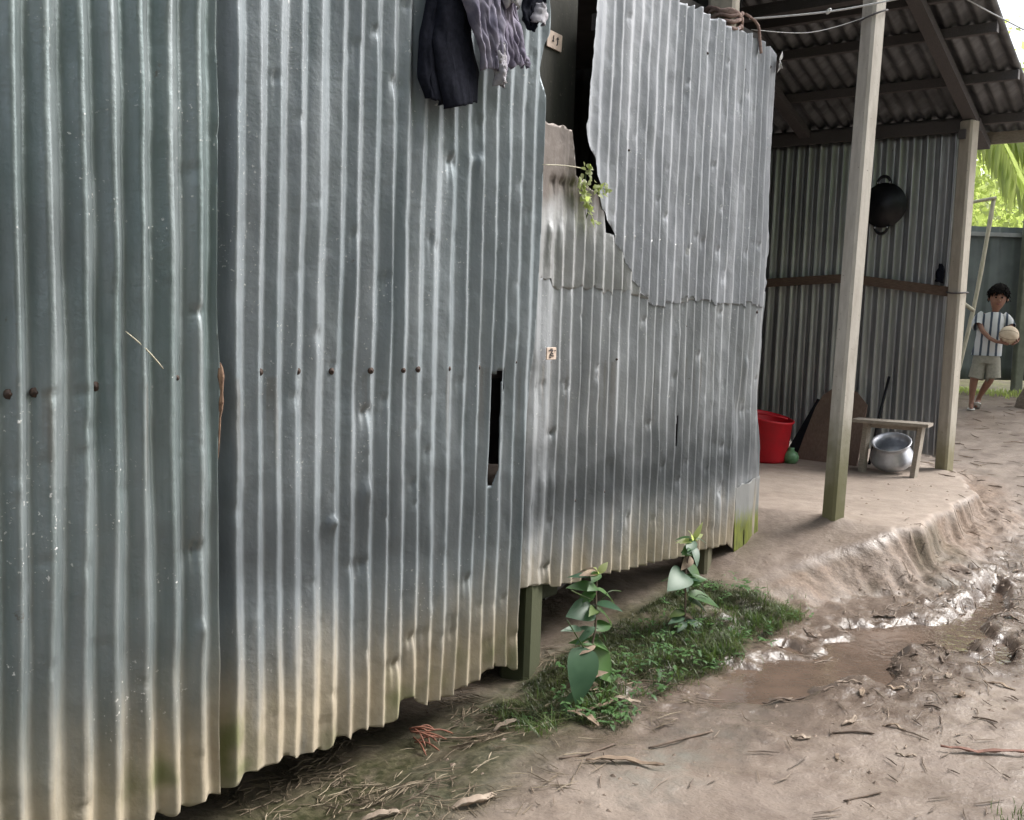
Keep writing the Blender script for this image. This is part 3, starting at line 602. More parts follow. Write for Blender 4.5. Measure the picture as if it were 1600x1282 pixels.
cloth('sleeve', [(2.80, 2.76), (2.83, 2.56), (2.875, 2.45), (2.90, 2.385), (2.93, 2.345)], [(2.92, 2.76), (2.95, 2.57), (2.995, 2.47), (3.02, 2.41), (3.012, 2.365)], mat_simple('cloth_plum', (.10, .088, .13), (.24, .22, .28), 12, .9, 0, .5, .004, spec=.1), -2.40, 2.8, .013, 931, t, 60, 60)
cloth('shirt_tail', [(2.80, 2.40), (2.82, 2.33), (2.845, 2.275)], [(2.865, 2.40), (2.875, 2.34), (2.868, 2.27)], M_RAGW, -2.378, 1.4, .008, 933, t, 24, 30)
cloth('collar', [(2.80, 2.76), (2.845, 2.60), (2.865, 2.54)], [(2.90, 2.76), (2.925, 2.61), (2.93, 2.545)], M_RAGW, -2.362, 1.2, .007, 935, t, 24, 24)
cloth('cuff', [(2.985, 2.41), (3.01, 2.375)], [(3.055, 2.398), (3.06, 2.368)], M_LILAC, -2.415, 1.0, .006, 941, t, 16, 12)
t = empty('rag', (-2.43, 3.1, 2.52), 'black and white rag caught on the sheet edge by the gap', 'rag')
cloth('black_flap', [(3.07, 2.70), (3.045, 2.60), (3.035, 2.545), (3.06, 2.505)], [(3.17, 2.70), (3.165, 2.63), (3.15, 2.57), (3.10, 2.515)], M_BLACK, -2.43, 1.3, .014, 951, t, 24, 30)
cloth('white_flap', [(3.095, 2.61), (3.075, 2.565), (3.065, 2.535)], [(3.12, 2.61), (3.145, 2.565), (3.13, 2.535)], M_RAGW, -2.405, 1., .008, 961, t, 16, 16)

# leafy sprig growing through the tear
sp = empty('leaf_sprig', (-2.49, 3.6, 1.88), 'small bright green sprig poking out of the torn tin edge', 'plant')
stem = spline([(-2.60, 3.60, 1.80), (-2.51, 3.63, 1.88), (-2.485, 3.57, 1.98), (-2.48, 3.565, 2.06)], 10)
obj('stem', *tube_vf(stem, .003, 5), M_GRASS, sp, True)
obj('stem', *tube_vf(spline([(-2.485, 3.57, 1.97), (-2.475, 3.64, 2.0), (-2.47, 3.72, 2.0)], 6), .002, 5), M_GRASS, sp, True)
for k in range(80):
    r = random.random()
    if r < .45: p = Vector((-2.475, 3.535 + random.uniform(-.02, .07), random.uniform(1.97, 2.09)))
    elif r < .7: p = Vector((-2.47, random.uniform(3.58, 3.72), random.uniform(1.975, 2.04)))
    else:
        q = random.random(); p = Vector((-2.475, 3.545 + .09 * q + random.uniform(-.018, .018), 1.97 - .12 * q))
    o = obj('leaf', *leaf_vf(p, (random.uniform(.1, .6), random.uniform(-1, 1), random.uniform(-1, .6)), (1, random.uniform(-.5, .5), random.uniform(0, .8)), random.uniform(.022, .036), random.uniform(.016, .024), .2, 4), M_LEAFB, sp, True)

# ------------------------------------------------------------------ things on the porch
FZ = .32
def gzp(x, y): return gz(x, y)
t = empty('red_bucket', (-3.46, 7.62, gzp(-3.46, 7.62)), 'bright red plastic tub standing behind the end of the tin wall', 'bucket')
z0 = gzp(-3.46, 7.62) + .002
V_, F_ = lathe_vf([(.001, .004), (.155, .004), (.165, .0), (.172, .02), (.20, .33), (.214, .345), (.216, .36), (.207, .362), (.198, .345), (.165, .03), (.001, .025)], (0, 0, 0), 36)
V_ = [Vector((v.x, v.y, v.z * (1 - .10 * (v.x / .2) * (v.z / .36)))) + Vector((-3.46, 7.62, z0)) for v in V_]
obj('tub', V_, F_, M_RED, t, True)
obj('handle', *tube_vf([Vector((-3.46 + .205 * math.cos(a), 7.62 - .05 + .1 * math.sin(a), z0 + .35 + .035 * abs(math.sin(a)))) for a in np.linspace(3.3, 6.1, 14)], .005, 6), M_RED, t, True)
z0 = gzp(-3.2, 7.60)
V_, F_ = lathe_vf([(.001, .0), (.045, .003), (.062, .03), (.065, .055), (.05, .085), (.028, .1), (.001, .104)], (-3.26, 7.66, z0), 20)
V_ = [v + Vector((0, 0, .012 * math.sin(v.x * 60))) * 0 for v in V_]
gm = empty('green_jug', (-3.26, 7.66, z0), 'small crumpled green plastic jug beside the red tub', 'jug')
obj('jug_body', V_, F_, M_GREEN, gm, True); obj('jug_neck', *lathe_vf([(.028, .095), (.024, .115), (.027, .122), (.02, .122), (.001, .118)], (-3.26, 7.66, z0), 16), M_GREEN, gm, True)
# arched board leaning on the end wall
P2 = [(-.30, 0), (.2, 0), (.2, .5), (.1, .60), (0, .625), (-.1, .61), (-.17, .55), (-.215, .44), (-.265, .2)]
zb = gzp(-3.0, 7.95)
def lean_pt(x, s, off): return Vector((-3.03 + x, 7.93 + s * .30 + off * .95, zb + s * .954 - off * .3))
V_ = [lean_pt(x, s, 0) for x, s in P2] + [lean_pt(x, s, .022) for x, s in P2]; k = len(P2)
F_ = [tuple(range(k)), tuple(range(2 * k - 1, k - 1, -1))] + [(i, i + k, (i + 1) % k + k, (i + 1) % k) for i in range(k)]
tag(obj('leaning_board', V_, F_, M_BOARD), 'brown board with rounded top leaning against the sooty end wall', 'board')
tag(obj('dark_plank', *beam_vf((-3.40, 7.97, zb), (-3.27, 8.27, zb + .46), .09, .025, roll=(0, 1, 0)), M_IRON), 'narrow black plank leaning between red tub and arched board', 'plank')
# low stool
zs = gzp(-2.5, 7.7)
t = empty('wooden_stool', (-2.50, 7.70, zs), 'low rough wooden stool with two plank legs on the earth floor', 'stool')
obj('seat', *beam_vf((-2.775, 7.69, zs + .39), (-2.235, 7.74, zs + .395), .18, .024), M_WOODG, t)
obj('leg', *beam_vf((-2.70, 7.69, zs - .005), (-2.685, 7.70, zs + .378), .035, .085, roll=(0, 1, 0)), M_WOODG, t)
obj('leg', *beam_vf((-2.325, 7.715, zs - .005), (-2.295, 7.73, zs + .382), .035, .085, roll=(0, 1, 0)), M_WOODG, t)
obj('stretcher', *beam_vf((-2.69, 7.745, zs + .355), (-2.30, 7.765, zs + .36), .025, .035), M_WOODG, t)
# aluminium pot
zpot = gzp(-2.53, 7.87)
V_, F_ = lathe_vf([(.001, .002), (.09, .004), (.14, .025), (.168, .06), (.174, .085), (.168, .108), (.135, .175), (.130, .19), (.134, .205), (.155, .222), (.157, .229), (.150, .231), (.128, .214), (.122, .19), (.127, .175), (.158, .108), (.164, .085), (.155, .06), (.1, .018), (.001, .012)], (0, 0, 0), 40)
RT = Matrix.Rotation(R(24), 3, Vector((.9, .1, 0)))
V_ = [RT @ (v * .93) + Vector((-2.535, 7.87, zpot + .045)) for v in V_]
tag(obj('aluminium_pot', V_, F_, M_ALU, None, True), 'round aluminium cooking pot with flared rim standing under the low stool', 'pot')
tag(obj('iron_rod', *tube_vf([(-2.79, 8.10, zs), (-2.765, 8.17, zs + .35), (-2.735, 8.27, zs + .70)], .011, 7), M_IRON, None, True), 'thin black rod standing against the end wall behind the stool', 'rod')
# black wok hanging on the end wall
t = empty('wok', (-2.86, 8.27, 2.16), 'black round iron wok hung upside on the end wall by its handle', 'wok')
V_, F_ = lathe_vf([(.001, .085), (.06, .078), (.11, .055), (.150, .02), (.168, .0), (.176, -.002), (.176, -.008), (.165, -.008), (.1, .04), (.001, .07)], (-2.862, 8.255, 2.372), 40, (0, -1, 0))
obj('bowl', V_, F_, M_IRON, t, True)
for s in (1, -1):
    obj('handle', *tube_vf([Vector((-2.868 + .052 * math.cos(a), 8.245, 2.372 + s * (.162 + .062 * math.sin(a)))) for a in np.linspace(0, math.pi, 14)], .012, 8), M_IRON, t, True)
    for q in (-.048, .048):
        obj('rivet', *lathe_vf([(.008, 0), (.006, .005), (.001, .007)], (-2.868 + q, 8.236, 2.372 + s * .175), 10, (0, -1, 0)), M_ALU, t, True)
# dark pouch on the batten by the corner post
o = cloth('small_bag', [(-.004, 1.86), (-.03, 1.80), (-.034, 1.73)], [(.004, 1.86), (.028, 1.80), (.026, 1.71)], M_BLACK, WX + .05, 1, .008, 977, None, 14, 16)
o.location = (-2.40, 8.24 + WX + 0, .04); o.rotation_euler = (0, 0, -math.pi / 2)
tag(o, 'small black pouch hanging beside the batten at the corner post', 'pouch')
o.location = (-2.385, 5.78, .05)

# ------------------------------------------------------------------ plants and grass on the bank
def sapling(name, label, base, stempts, leaves, mat, twigs=()):
    t = empty(name, base, label, 'plant', None)
    obj('stem', *tube_vf(spline(stempts, 14), list(np.linspace(.0065, .003, 15)), 6), M_TWIG, t, True)
    for tw in twigs: obj('twig', *tube_vf(spline(tw, 6), .0025, 5), M_GRASS, t, True)
    rr_ = random.Random(len(label))
    for k in range(26):
        q = stempts[1 + k % (len(stempts) - 1)]; az = rr_.uniform(0, 6.28)
        leaves = leaves + [(q + Vector((0, 0, rr_.uniform(-.08, .02))), (math.cos(az) * .7, math.sin(az), rr_.uniform(-.5, .4)), (.5, rr_.uniform(-.4, .4), .8), rr_.uniform(.05, .13), rr_.uniform(.02, .06), False, rr_.choice([M_LEAF, M_LEAFD, M_LEAF, M_GRASS, M_LEAFD, M_DRY]))]
    for (p, d, n_, L, W, heart, mt) in leaves:
        o = obj('leaf', *leaf_vf(p, d, n_, L, W, .30, 12, heart, .22), mt or mat, t, True)
zA = gz(-2.14, 3.18); a0 = Vector((-2.14, 3.18, zA))
sapling('young_plant', 'young broad leaved plant with curled green leaves by the mossy stub post', a0,
    [a0 - Vector((0, 0, .02)), a0 + Vector((.0, .01, .12)), a0 + Vector((.015, .05, .28)), a0 + Vector((-.0, .07, .44)), a0 + Vector((.0, .08, .50))],
    [(a0 + Vector((0, -.01, .23)), (.35, -.45, -.75), (.75, -.45, .5), .21, .13, True, M_LEAFD),
     (a0 + Vector((.01, .03, .20)), (.25, .65, -.6), (.6, -.5, .6), .21, .12, True, M_LEAF),
     (a0 + Vector((.0, .03, .24)), (.2, .9, -.25), (.4, -.3, .9), .16, .07, False, M_LEAF),
     (a0 + Vector((.02, .12, .07)), (.3, .9, -.3), (.3, -.3, .9), .13, .06, False, M_LEAF),
     (a0 + Vector((.0, .06, .36)), (-.1, -.85, .12), (.75, .1, .7), .13, .10, False, M_LEAFD),
     (a0 + Vector((.0, .06, .37)), (.2, .9, -.45), (.5, .1, .8), .16, .045, False, M_LEAF),
     (a0 + Vector((.0, .07, .44)), (.2, .85, -.35), (.5, .1, .8), .15, .04, False, M_LEAF),
     (a0 + Vector((.0, .07, .45)), (.3, -.7, .2), (.6, .1, .7), .09, .04, False, None),
     (a0 + Vector((.0, .08, .50)), (.3, .5, .6), (.6, -.4, .5), .06, .03, False, M_LEAFB),
     (a0 + Vector((.0, .08, .50)), (.2, -.5, .6), (.6, .4, .5), .05, .025, False, M_LEAFB),
     (a0 + Vector((.0, -.02, .30)), (.1, -.9, .35), (.6, .3, .6), .12, .03, False, M_LEAFD),
     (a0 + Vector((.0, .06, .30)), (.2, .8, -.5), (.5, .2, .7), .12, .05, False, M_LEAFD)],
    M_LEAF, [[a0 + Vector((0, .02, .2)), a0 + Vector((.01, -.06, .28)), a0 + Vector((.0, -.12, .36))], [a0 + Vector((0, .05, .34)), a0 + Vector((.02, .12, .42)), a0 + Vector((.03, .2, .41))], [a0 + Vector((0, .05, .4)), a0 + Vector((.0, -.04, .44)), a0 + Vector((.0, -.1, .47))]])
zB = gz(-2.22, 4.12); b0 = Vector((-2.22, 4.12, zB))
sapling('young_plant', 'young plant with bright tip leaves growing from the grassy bank', b0,
    [b0 - Vector((0, 0, .02)), b0 + Vector((.0, .0, .12)), b0 + Vector((-.02, .03, .28)), b0 + Vector((-.03, .09, .40))],
    [(b0 + Vector((-.02, .02, .26)), (.2, -.9, -.05), (.6, .1, .8), .17, .12, True, M_LEAFD),
     (b0 + Vector((-.02, .04, .28)), (.3, .7, -.4), (.6, -.3, .7), .14, .085, False, M_LEAF),
     (b0 + Vector((.0, .02, .16)), (.5, .8, -.15), (.3, -.3, .9), .2, .09, False, M_LEAF),
     (b0 + Vector((.0, .02, .14)), (.4, .9, -.35), (.3, -.3, .9), .16, .07, False, M_LEAFD),
     (b0 + Vector((-.03, .09, .36)), (.2, -.8, .1), (.6, .3, .7), .10, .06, False, M_LEAF)]
    + [(b0 + Vector((-.03, .09, .40)), (.35 * math.cos(q), math.sin(q), .45 + .3 * math.cos(q * 2)), (.6, 0, .7), .10, .028, False, M_LEAFB) for q in (-1.9, -1.2, -.5, .3, 1.0, 1.7)],
    M_LEAF, [[b0 + Vector((0, .0, .1)), b0 + Vector((.03, .06, .16)), b0 + Vector((.05, .12, .14))]])

def blades(name, pts, hmin, hmax, wd, mat, seed, lean=.5):
    r = np.random.default_rng(seed); V = []; F = []
    for (x, y) in pts:
        z = gzc(x, y); h = r.uniform(hmin, hmax); a = r.uniform(0, 6.28); l = r.uniform(.1, lean) * h; h = h / (1 + .5 * l / h)
        dx, dy = math.cos(a), math.sin(a); sx, sy = -dy * wd / 2, dx * wd / 2; b_ = len(V)
        V += [(x - sx, y - sy, z - .004), (x + sx, y + sy, z - .004), (x + dx * l * .35 - sx * .8, y + dy * l * .35 - sy * .8, z + h * .6), (x + dx * l * .35 + sx * .8, y + dy * l * .35 + sy * .8, z + h * .6), (x + dx * l, y + dy * l, z + h)]
        F += [(b_, b_ + 1, b_ + 3, b_ + 2), (b_ + 2, b_ + 3, b_ + 4)]
    return obj(name, V, F, mat)
# fast height lookup on the ground grid
def gzc(x, y):
    i = min(max(np.searchsorted(gx, x) - 1, 0), len(gx) - 2); j = min(max(np.searchsorted(gy, y) - 1, 0), len(gy) - 2)
    u = (x - gx[i]) / (gx[i + 1] - gx[i]); v = (y - gy[j]) / (gy[j + 1] - gy[j])
    return float(GH[i, j] * (1 - u) * (1 - v) + GH[i + 1, j] * u * (1 - v) + GH[i, j + 1] * (1 - u) * v + GH[i + 1, j + 1] * u * v)
def scatter(n, x0, x1, y0, y1, dens, seed):
    r = np.random.default_rng(seed); x = r.uniform(x0, x1, n); y = r.uniform(y0, y1, n); k = r.uniform(0, 1, n) < dens(x, y)
    return list(zip(x[k], y[k]))
gd = lambda x, y: sstep(.0, .5, .34 + .9 * fbm(x * 6, y * 5, 77, 4)) * sstep(-1.86, -1.97, x + .05 * vnoise(y * 6, y * 0, 79)) * sstep(4.85, 4.6, y)
tag(blades('bank_moss', scatter(60000, -2.5, -1.84, 3.0, 4.85, gd, 5), .010, .034, .0026, M_MOSS, 6, 2.6), 'dark matted moss and short grass covering the earth bank', 'grass', kind='stuff')
gd2 = lambda x, y: (np.exp(-((x + 2.0 + .1 * (y - 4.4)) / .10) ** 2 - ((y - 4.55) / .20) ** 2) + .75 * np.exp(-((x + 1.98) / .08) ** 2 - ((y - 3.95) / .2) ** 2) + .5 * np.exp(-((x + 2.03) / .1) ** 2 - ((y - 3.15) / .16) ** 2) + .25 * sstep(-1.9, -2.0, x) * sstep(4.8, 4.5, y)) * sstep(-.1, .4, fbm(x * 11, y * 11, 87, 3))
tag(blades('tall_grass', scatter(24000, -2.4, -1.8, 2.8, 5.0, gd2, 8), .03, .095, .0032, M_GRASS, 9, 1.9), 'tufts of taller green grass at the outer foot of the bank', 'grass', kind='stuff')
V_, F_ = [], []
wr = random.Random(77)
for (x, y) in scatter(900, -2.45, -1.86, 3.0, 4.85, lambda x, y: .25 + .9 * fbm(x * 4, y * 4, 88, 2), 15):
    z = gzc(x, y); hgt = wr.uniform(.015, .07)
    for k in range(wr.randint(2, 4)):
        az = wr.uniform(0, 6.28)
        v, f = leaf_vf((x, y, z + hgt * wr.uniform(.5, 1)), (math.cos(az), math.sin(az), wr.uniform(-.1, .8)), (.2, 0, 1), wr.uniform(.018, .04), wr.uniform(.008, .018), .4, 3)
        b_ = len(V_); V_ += v; F_ += [tuple(i + b_ for i in t_) for t_ in f]
tag(obj('bank_weeds', V_, F_, M_LEAF, None, True), 'tiny leafy weeds sprinkled over the mossy bank', 'weeds', kind='stuff')
tag(blades('path_grass', scatter(1200, -.72, -.3, 3.0, 3.5, lambda x, y: np.exp(-((x + .55) / .08) ** 2 - ((y - 3.27) / .1) ** 2), 11), .02, .05, .004, M_GRASS, 12), 'small green grass tuft at the edge of the mud path', 'grass', kind='stuff')
tag(blades('fence_grass', scatter(5000, -4.2, -1.5, 11.6, 12.6, lambda x, y: sstep(11.8, 12.1, y) * (.4 + .6 * vnoise(x * 3, y * 3, 4)), 13), .03, .07, .012, M_LEAFB, 14), 'bright green grass growing under the dark fence', 'grass', kind='stuff')

# ------------------------------------------------------------------ litter
V_, F_ = [], []
lr = np.random.default_rng(21)
def add_straw(x, y, L, a, r, lift=.004):
    global V_, F_
    p = []
    cv = lr.uniform(-.25, .25)
    for s in (-.5, 0, .5):
        xx = x + math.cos(a) * L * s - math.sin(a) * cv * L * (.25 - s * s); yy = y + math.sin(a) * L * s + math.cos(a) * cv * L * (.25 - s * s)
        p.append(Vector((xx, yy, gzc(xx, yy) + lift + lr.uniform(0, .006))))
    v, f = tube_vf(p, [r * .5, r, r * .4], 4); b_ = len(V_); V_ += v; F_ += [tuple(i + b_ for i in t_) for t_ in f]
for _ in range(2600):
    y = lr.uniform(1.9, 3.6); x = lr.uniform(-2.75, -1.75)
    if float(fbm(np.array([x * 4]), np.array([y * 4]), 171, 2)[0]) < lr.uniform(-.2, .4): continue
    if lr.uniform() < (.9 if x < -1.9 else .3): add_straw(x, y, lr.uniform(.02, .11), lr.uniform(0, 3.14), lr.uniform(.0012, .0028))
tag(obj('straw_litter', V_, F_, mat_simple('litter', (.21, .165, .11), (.085, .062, .042), 9, .85)), 'fine dry straw and twig litter below the tin wall', 'litter', kind='stuff')
V_, F_ = [], []
for _ in range(130): add_straw(lr.uniform(-2.5, -1.7), lr.uniform(1.9, 3.3), lr.uniform(.03, .12), lr.uniform(0, 3.14), lr.uniform(.0012, .0026), .008)
tag(obj('pale_straw', V_, F_, mat_simple('straw_pale', (.34, .28, .20), (.20, .16, .11), 9, .8)), 'pale loose straws lying on the litter below the tin wall', 'straw', kind='stuff')
V_, F_ = [], []
for _ in range(2000):
    y = lr.uniform(2.4, 8.5); x = lr.uniform(-1.85, -.2)
    k = np.exp(-((x + 1.3) / .35) ** 2 - ((y - 5.2) / 1.3) ** 2) + .18
    if lr.uniform() < k: add_straw(x, y, lr.uniform(.02, .12), lr.normal(1.9, .6), lr.uniform(.0015, .004))
for _ in range(160): add_straw(lr.uniform(-2.6, -.9), lr.uniform(7.8, 11.6), lr.uniform(.05, .16), lr.uniform(0, 3.14), lr.uniform(.002, .005))
tag(obj('mud_litter', V_, F_, mat_simple('litter_mud', (.24, .18, .13), (.085, .06, .045), 7, .7)), 'bits of rotted straw trodden into the mud path', 'litter', kind='stuff')
# crumbled clods
V_, F_ = [], []
for _ in range(900):
    if lr.uniform() < .55: x, y = lr.normal(-1.35, .22), lr.normal(5.0, .7)
    else: x, y = lr.uniform(-2.4, -.4), lr.uniform(2.0, 7.5)
    r = lr.uniform(.004, .014); z = gzc(x, y); b_ = len(V_)
    for sx, sy, sz in ((1, 0, 0), (0, 1, 0), (-1, 0, 0), (0, -1, 0), (0, 0, 1)): V_.append((x + sx * r * lr.uniform(.6, 1.5), y + sy * r * lr.uniform(.6, 1.5), z + sz * r * lr.uniform(.4, .9) - .002))
    F_ += [(b_ + i, b_ + (i + 1) % 4, b_ + 4) for i in range(4)]
tag(obj('mud_clods', V_, F_, mat_simple('clod', (.26, .195, .15), (.17, .125, .095), 11, .7)), 'small crumbled clods of mud scattered on the path', 'mud', kind='stuff')

def scrap(name, label, cat, x, y, ang, L, W, mat, group=None, bend=-.1, lift=.008, curl=.5, side=0):
    """a dry leaf or sheath lying on the ground: a cupped, side-curved blade"""
    n = 10; V = []; F = []; dx, dy = math.cos(ang), math.sin(ang); z0 = None
    for i in range(n + 1):
        t = i / n; wv = W / 2 * (math.sin(math.pi * min(1, max(0, t * .94 + .03))) ** .6)
        cxx = x + dx * L * (t - .5) - dy * side * L * (t - .5) ** 2 * 4; cyy = y + dy * L * (t - .5) + dx * side * L * (t - .5) ** 2 * 4
        zz = gzc(cxx, cyy) + lift + bend * L * (-(t - .5) ** 2) * 1.0 + .004 * math.sin(9 * t + x * 30)
        for s in (-1, -.45, .45, 1):
            V.append((cxx - dy * wv * s, cyy + dx * wv * s, zz + curl * wv * s * s + .003 * math.sin(20 * t + s * 3)))
    for i in range(n):
        for j in range(3): a = i * 4 + j; F.append((a, a + 1, a + 5, a + 4))
    o = obj(name, V, F, mat, None, True); md = o.modifiers.new('thickness', 'SOLIDIFY'); md.thickness = .0025
    return tag(o, label, cat, group)
scrap('dry_sheath', 'long curved brown sheath lying on the bare mud path', 'leaf', -1.72, 2.83, .48, .26, .028, M_DRY, side=-.10)
scrap('dry_sheath', 'long reddish brown sheath strip lying on the smooth mud', 'leaf', -.81, 3.71, .60, .30, .022, M_DRYR, side=.03)
scrap('dry_sheath', 'dark straight stick like sheath at the puddle edge', 'leaf', -1.54, 3.69, .75, .17, .015, M_TWIG)
scrap('dry_leaf', 'crumpled pale leaf lying among the straw litter', 'leaf', -1.93, 2.31, 1.2, .17, .035, M_DRYP, bend=.3, curl=1., side=.15)
scrap('dry_leaf', 'pale curled leaf standing out of the straw under the wall', 'leaf', -2.12, 2.08, .9, .14, .03, M_DRYP, bend=.4, curl=1.1)
scrap('dry_leaf', 'long brown leaf hanging off the bank below the young plant', 'leaf', -2.01, 3.02, -.4, .17, .03, M_DRY, lift=.02)
scrap('dry_leaf', 'pale dry leaf lying flat beside the young plant stem', 'leaf', -1.97, 3.22, .35, .12, .03, M_DRYP, lift=.02)
scrap('dry_leaf', 'brown dry leaf crossing the grass at the bank foot', 'leaf', -2.04, 3.12, 1.0, .22, .022, M_DRY, lift=.02)
scrap('dry_leaf', 'brown leaf pressed against the mossy stub post', 'leaf', -2.30, 2.92, 1.3, .12, .03, M_DRYP, lift=.02, bend=.3)
sr = random.Random(5)
spots = [(-1.25, 3.66), (-1.13, 3.70), (-1.32, 3.95), (-1.22, 4.05), (-1.42, 4.02), (-1.36, 4.42), (-1.30, 4.55), (-1.22, 4.7), (-1.45, 4.62), (-1.13, 4.35), (-1.05, 4.6), (-1.02, 4.95), (-.98, 5.3), (-1.05, 5.6), (-1.15, 5.45), (-1.62, 5.1), (-1.58, 5.3), (-1.5, 5.55), (-1.8, 4.55), (-1.83, 4.35), (-1.78, 3.9), (-1.72, 3.72), (-1.0, 4.15), (-.92, 4.4), (-1.1, 6.1), (-1.3, 6.4), (-1.5, 6.6), (-1.2, 3.35), (-1.35, 3.42), (-1.02, 3.5)]
LK = {M_DRY.name: ('brown dry leaf scrap trodden into the wet mud', 'brown leaf scraps on the mud path'), M_TWIG.name: ('dark rotted leaf scrap stuck in the wet mud', 'dark leaf scraps on the mud path'), M_DRYP.name: ('pale dry leaf scrap lying on the wet mud', 'pale leaf scraps on the mud path')}
for i, (x, y) in enumerate(spots):
    mt = sr.choice([M_DRY, M_DRY, M_TWIG, M_TWIG, M_DRYP])
    scrap('dry_leaf', LK[mt.name][0], 'leaf', x + sr.uniform(-.02, .02), y + sr.uniform(-.03, .03), sr.uniform(-.2, 2.2), sr.uniform(.05, .12), sr.uniform(.010, .026), mt, LK[mt.name][1], bend=sr.uniform(-.2, .3), curl=sr.uniform(.1, .6), side=sr.uniform(-.2, .2), lift=.005)
def stick(label, pts, r, mt=M_TWIG, group=None):
    P_ = [Vector((x, y, gzc(x, y) + r * .7 + .003)) for x, y in pts]
    return tag(obj('twig', *tube_vf(spline(P_, 8), [r * .7] + [r] * 7 + [r * .5], 6), mt, None, True), label, 'twig', group)
stick('dark forked twig lying across the pale wash line', [(-1.72, 2.98), (-1.66, 3.12), (-1.62, 3.25)], .005)
stick('crooked twig on the mud below the bank grass', [(-1.90, 2.70), (-1.86, 2.80), (-1.82, 2.93)], .004)
stick('thin crooked twig lying on bare mud near the grass tuft', [(-1.06, 3.05), (-1.02, 3.14), (-.99, 3.19)], .0035)
stick('short twig beside a pale leaf on the mud', [(-1.28, 3.52), (-1.22, 3.58), (-1.16, 3.61)], .004)
for i, (x, y) in enumerate([(-1.1, 3.98), (-1.0, 3.85), (-.93, 4.0), (-1.32, 4.7), (-1.0, 5.8), (-1.45, 3.85), (-1.18, 4.5), (-.85, 4.75), (-1.6, 6.0), (-1.4, 5.9)]):
    a = sr.uniform(-.2, 2); L = sr.uniform(.06, .13)
    stick('dark thin twig lying in the churned mud', [(x, y), (x + math.cos(a) * L * .5, y + math.sin(a) * L * .5 + .01), (x + math.cos(a) * L, y + math.sin(a) * L)], sr.uniform(.0025, .005), M_TWIG, 'twigs in the churned mud')
# reddish roots under the hem
rt = empty('dry_roots', (-2.5, 2.69, gz(-2.5, 2.69)), 'tangle of reddish dry roots sticking out below the wall hem', 'roots')
for k in range(12):
    a = sr.uniform(-.6, 1.2); L = sr.uniform(.06, .15); p = Vector((-2.53 + sr.uniform(-.02, .03), 2.66 + sr.uniform(-.03, .04), gzc(-2.5, 2.69) + sr.uniform(.01, .06)))
    q = p + Vector((math.cos(a) * L, math.sin(a) * L, -sr.uniform(0, .04)))
    q.z = max(q.z, gzc(q.x, q.y) + .004)
    obj('root', *tube_vf(spline([p, (p + q) / 2 + Vector((0, sr.uniform(-.01, .01), .012)), q], 6), [.0035] * 6 + [.0015], 5), M_ROOT, rt, True)
stick('long pale stem lying under the hem beside the reddish roots', [(-2.47, 2.72), (-2.35, 2.82), (-2.28, 2.98)], .004, M_DRY)

# ------------------------------------------------------------------ boy with ball
bz = gz(-2.70, 10.86)
def skin_obj(name, verts, edges, mat, parent, root=0, sub=2):
    me = bpy.data.meshes.new(name); me.from_pydata([v[:3] for v in verts], edges, []); me.update(); me.materials.append(mat)
    o = bpy.data.objects.new(name, me); C.objects.link(o)
    if parent: o.parent = parent
    md = o.modifiers.new('skin', 'SKIN'); md.use_smooth_shade = True; md.branch_smoothing = .6
    for i, v in enumerate(verts):
        rr = v[3]; me.skin_vertices[0].data[i].radius = rr if isinstance(rr, tuple) else (rr, rr)
    me.skin_vertices[0].data[root].use_root = True
    sb = o.modifiers.new('smooth', 'SUBSURF'); sb.levels = sub; sb.render_levels = sub
    return o
person = bpy.data.objects.new('person', None); C.objects.link(person); person.location = (-2.70, 10.86, bz - .005); person.rotation_euler = (0, 0, R(13.9))
tag(person, 'child in striped shirt and khaki shorts walking with a ball in both hands', 'person')
bv = [(.05, 0, .56, (.075, .06)), (.055, 0, .68, (.07, .055)), (.065, 0, .82, (.085, .06)), (.08, -.005, .93, (.055, .045)), (.09, -.010, .975, .034), (.097, -.018, 1.01, .040),   # 0-5 trunk, neck
      (.106, -.03, 1.062, (.076, .070)), (.112, -.03, 1.13, (.092, .086)), (.112, -.02, 1.195, (.066, .066)),                                        # 6-8 head
      (-.03, .0, .935, .034), (-.045, -.04, .87, .028), (-.01, -.09, .79, .025), (.06, -.15, .72, .021), (.12, -.19, .69, .018), (.16, -.215, .685, .02),        # 9-14 right arm
      (.18, .02, .93, .034), (.225, .0, .87, .027), (.255, -.03, .80, .024), (.285, -.10, .735, .020), (.298, -.145, .70, .018), (.30, -.175, .695, .02),         # 15-20 left arm
      (-.005, 0, .50, .062), (-.03, -.015, .40, .054), (-.05, -.02, .31, .042), (-.057, .005, .22, .038), (-.06, .015, .10, .024), (-.06, .01, .04, .026), (-.058, -.06, .022, .022), (-.056, -.115, .016, .016),  # 21-28 right leg
      (.10, .0, .50, .062), (.10, -.02, .40, .053), (.09, -.01, .30, .041), (.05, .06, .22, .037), (.012, .12, .135, .024), (.0, .135, .085, .026), (-.012, .08, .045, .021), (-.02, .03, .028, .016)]            # 29-36 left leg
be = [(0, 1), (1, 2), (2, 3), (3, 4), (4, 5), (5, 6), (6, 7), (7, 8), (3, 9), (9, 10), (10, 11), (11, 12), (12, 13), (13, 14), (3, 15), (15, 16), (16, 17), (17, 18), (18, 19), (19, 20), (0, 21), (21, 22), (22, 23), (23, 24), (24, 25), (25, 26), (26, 27), (27, 28), (0, 29), (29, 30), (30, 31), (31, 32), (32, 33), (33, 34), (34, 35), (35, 36)]
BALL = Vector((.228, -.175, .755))
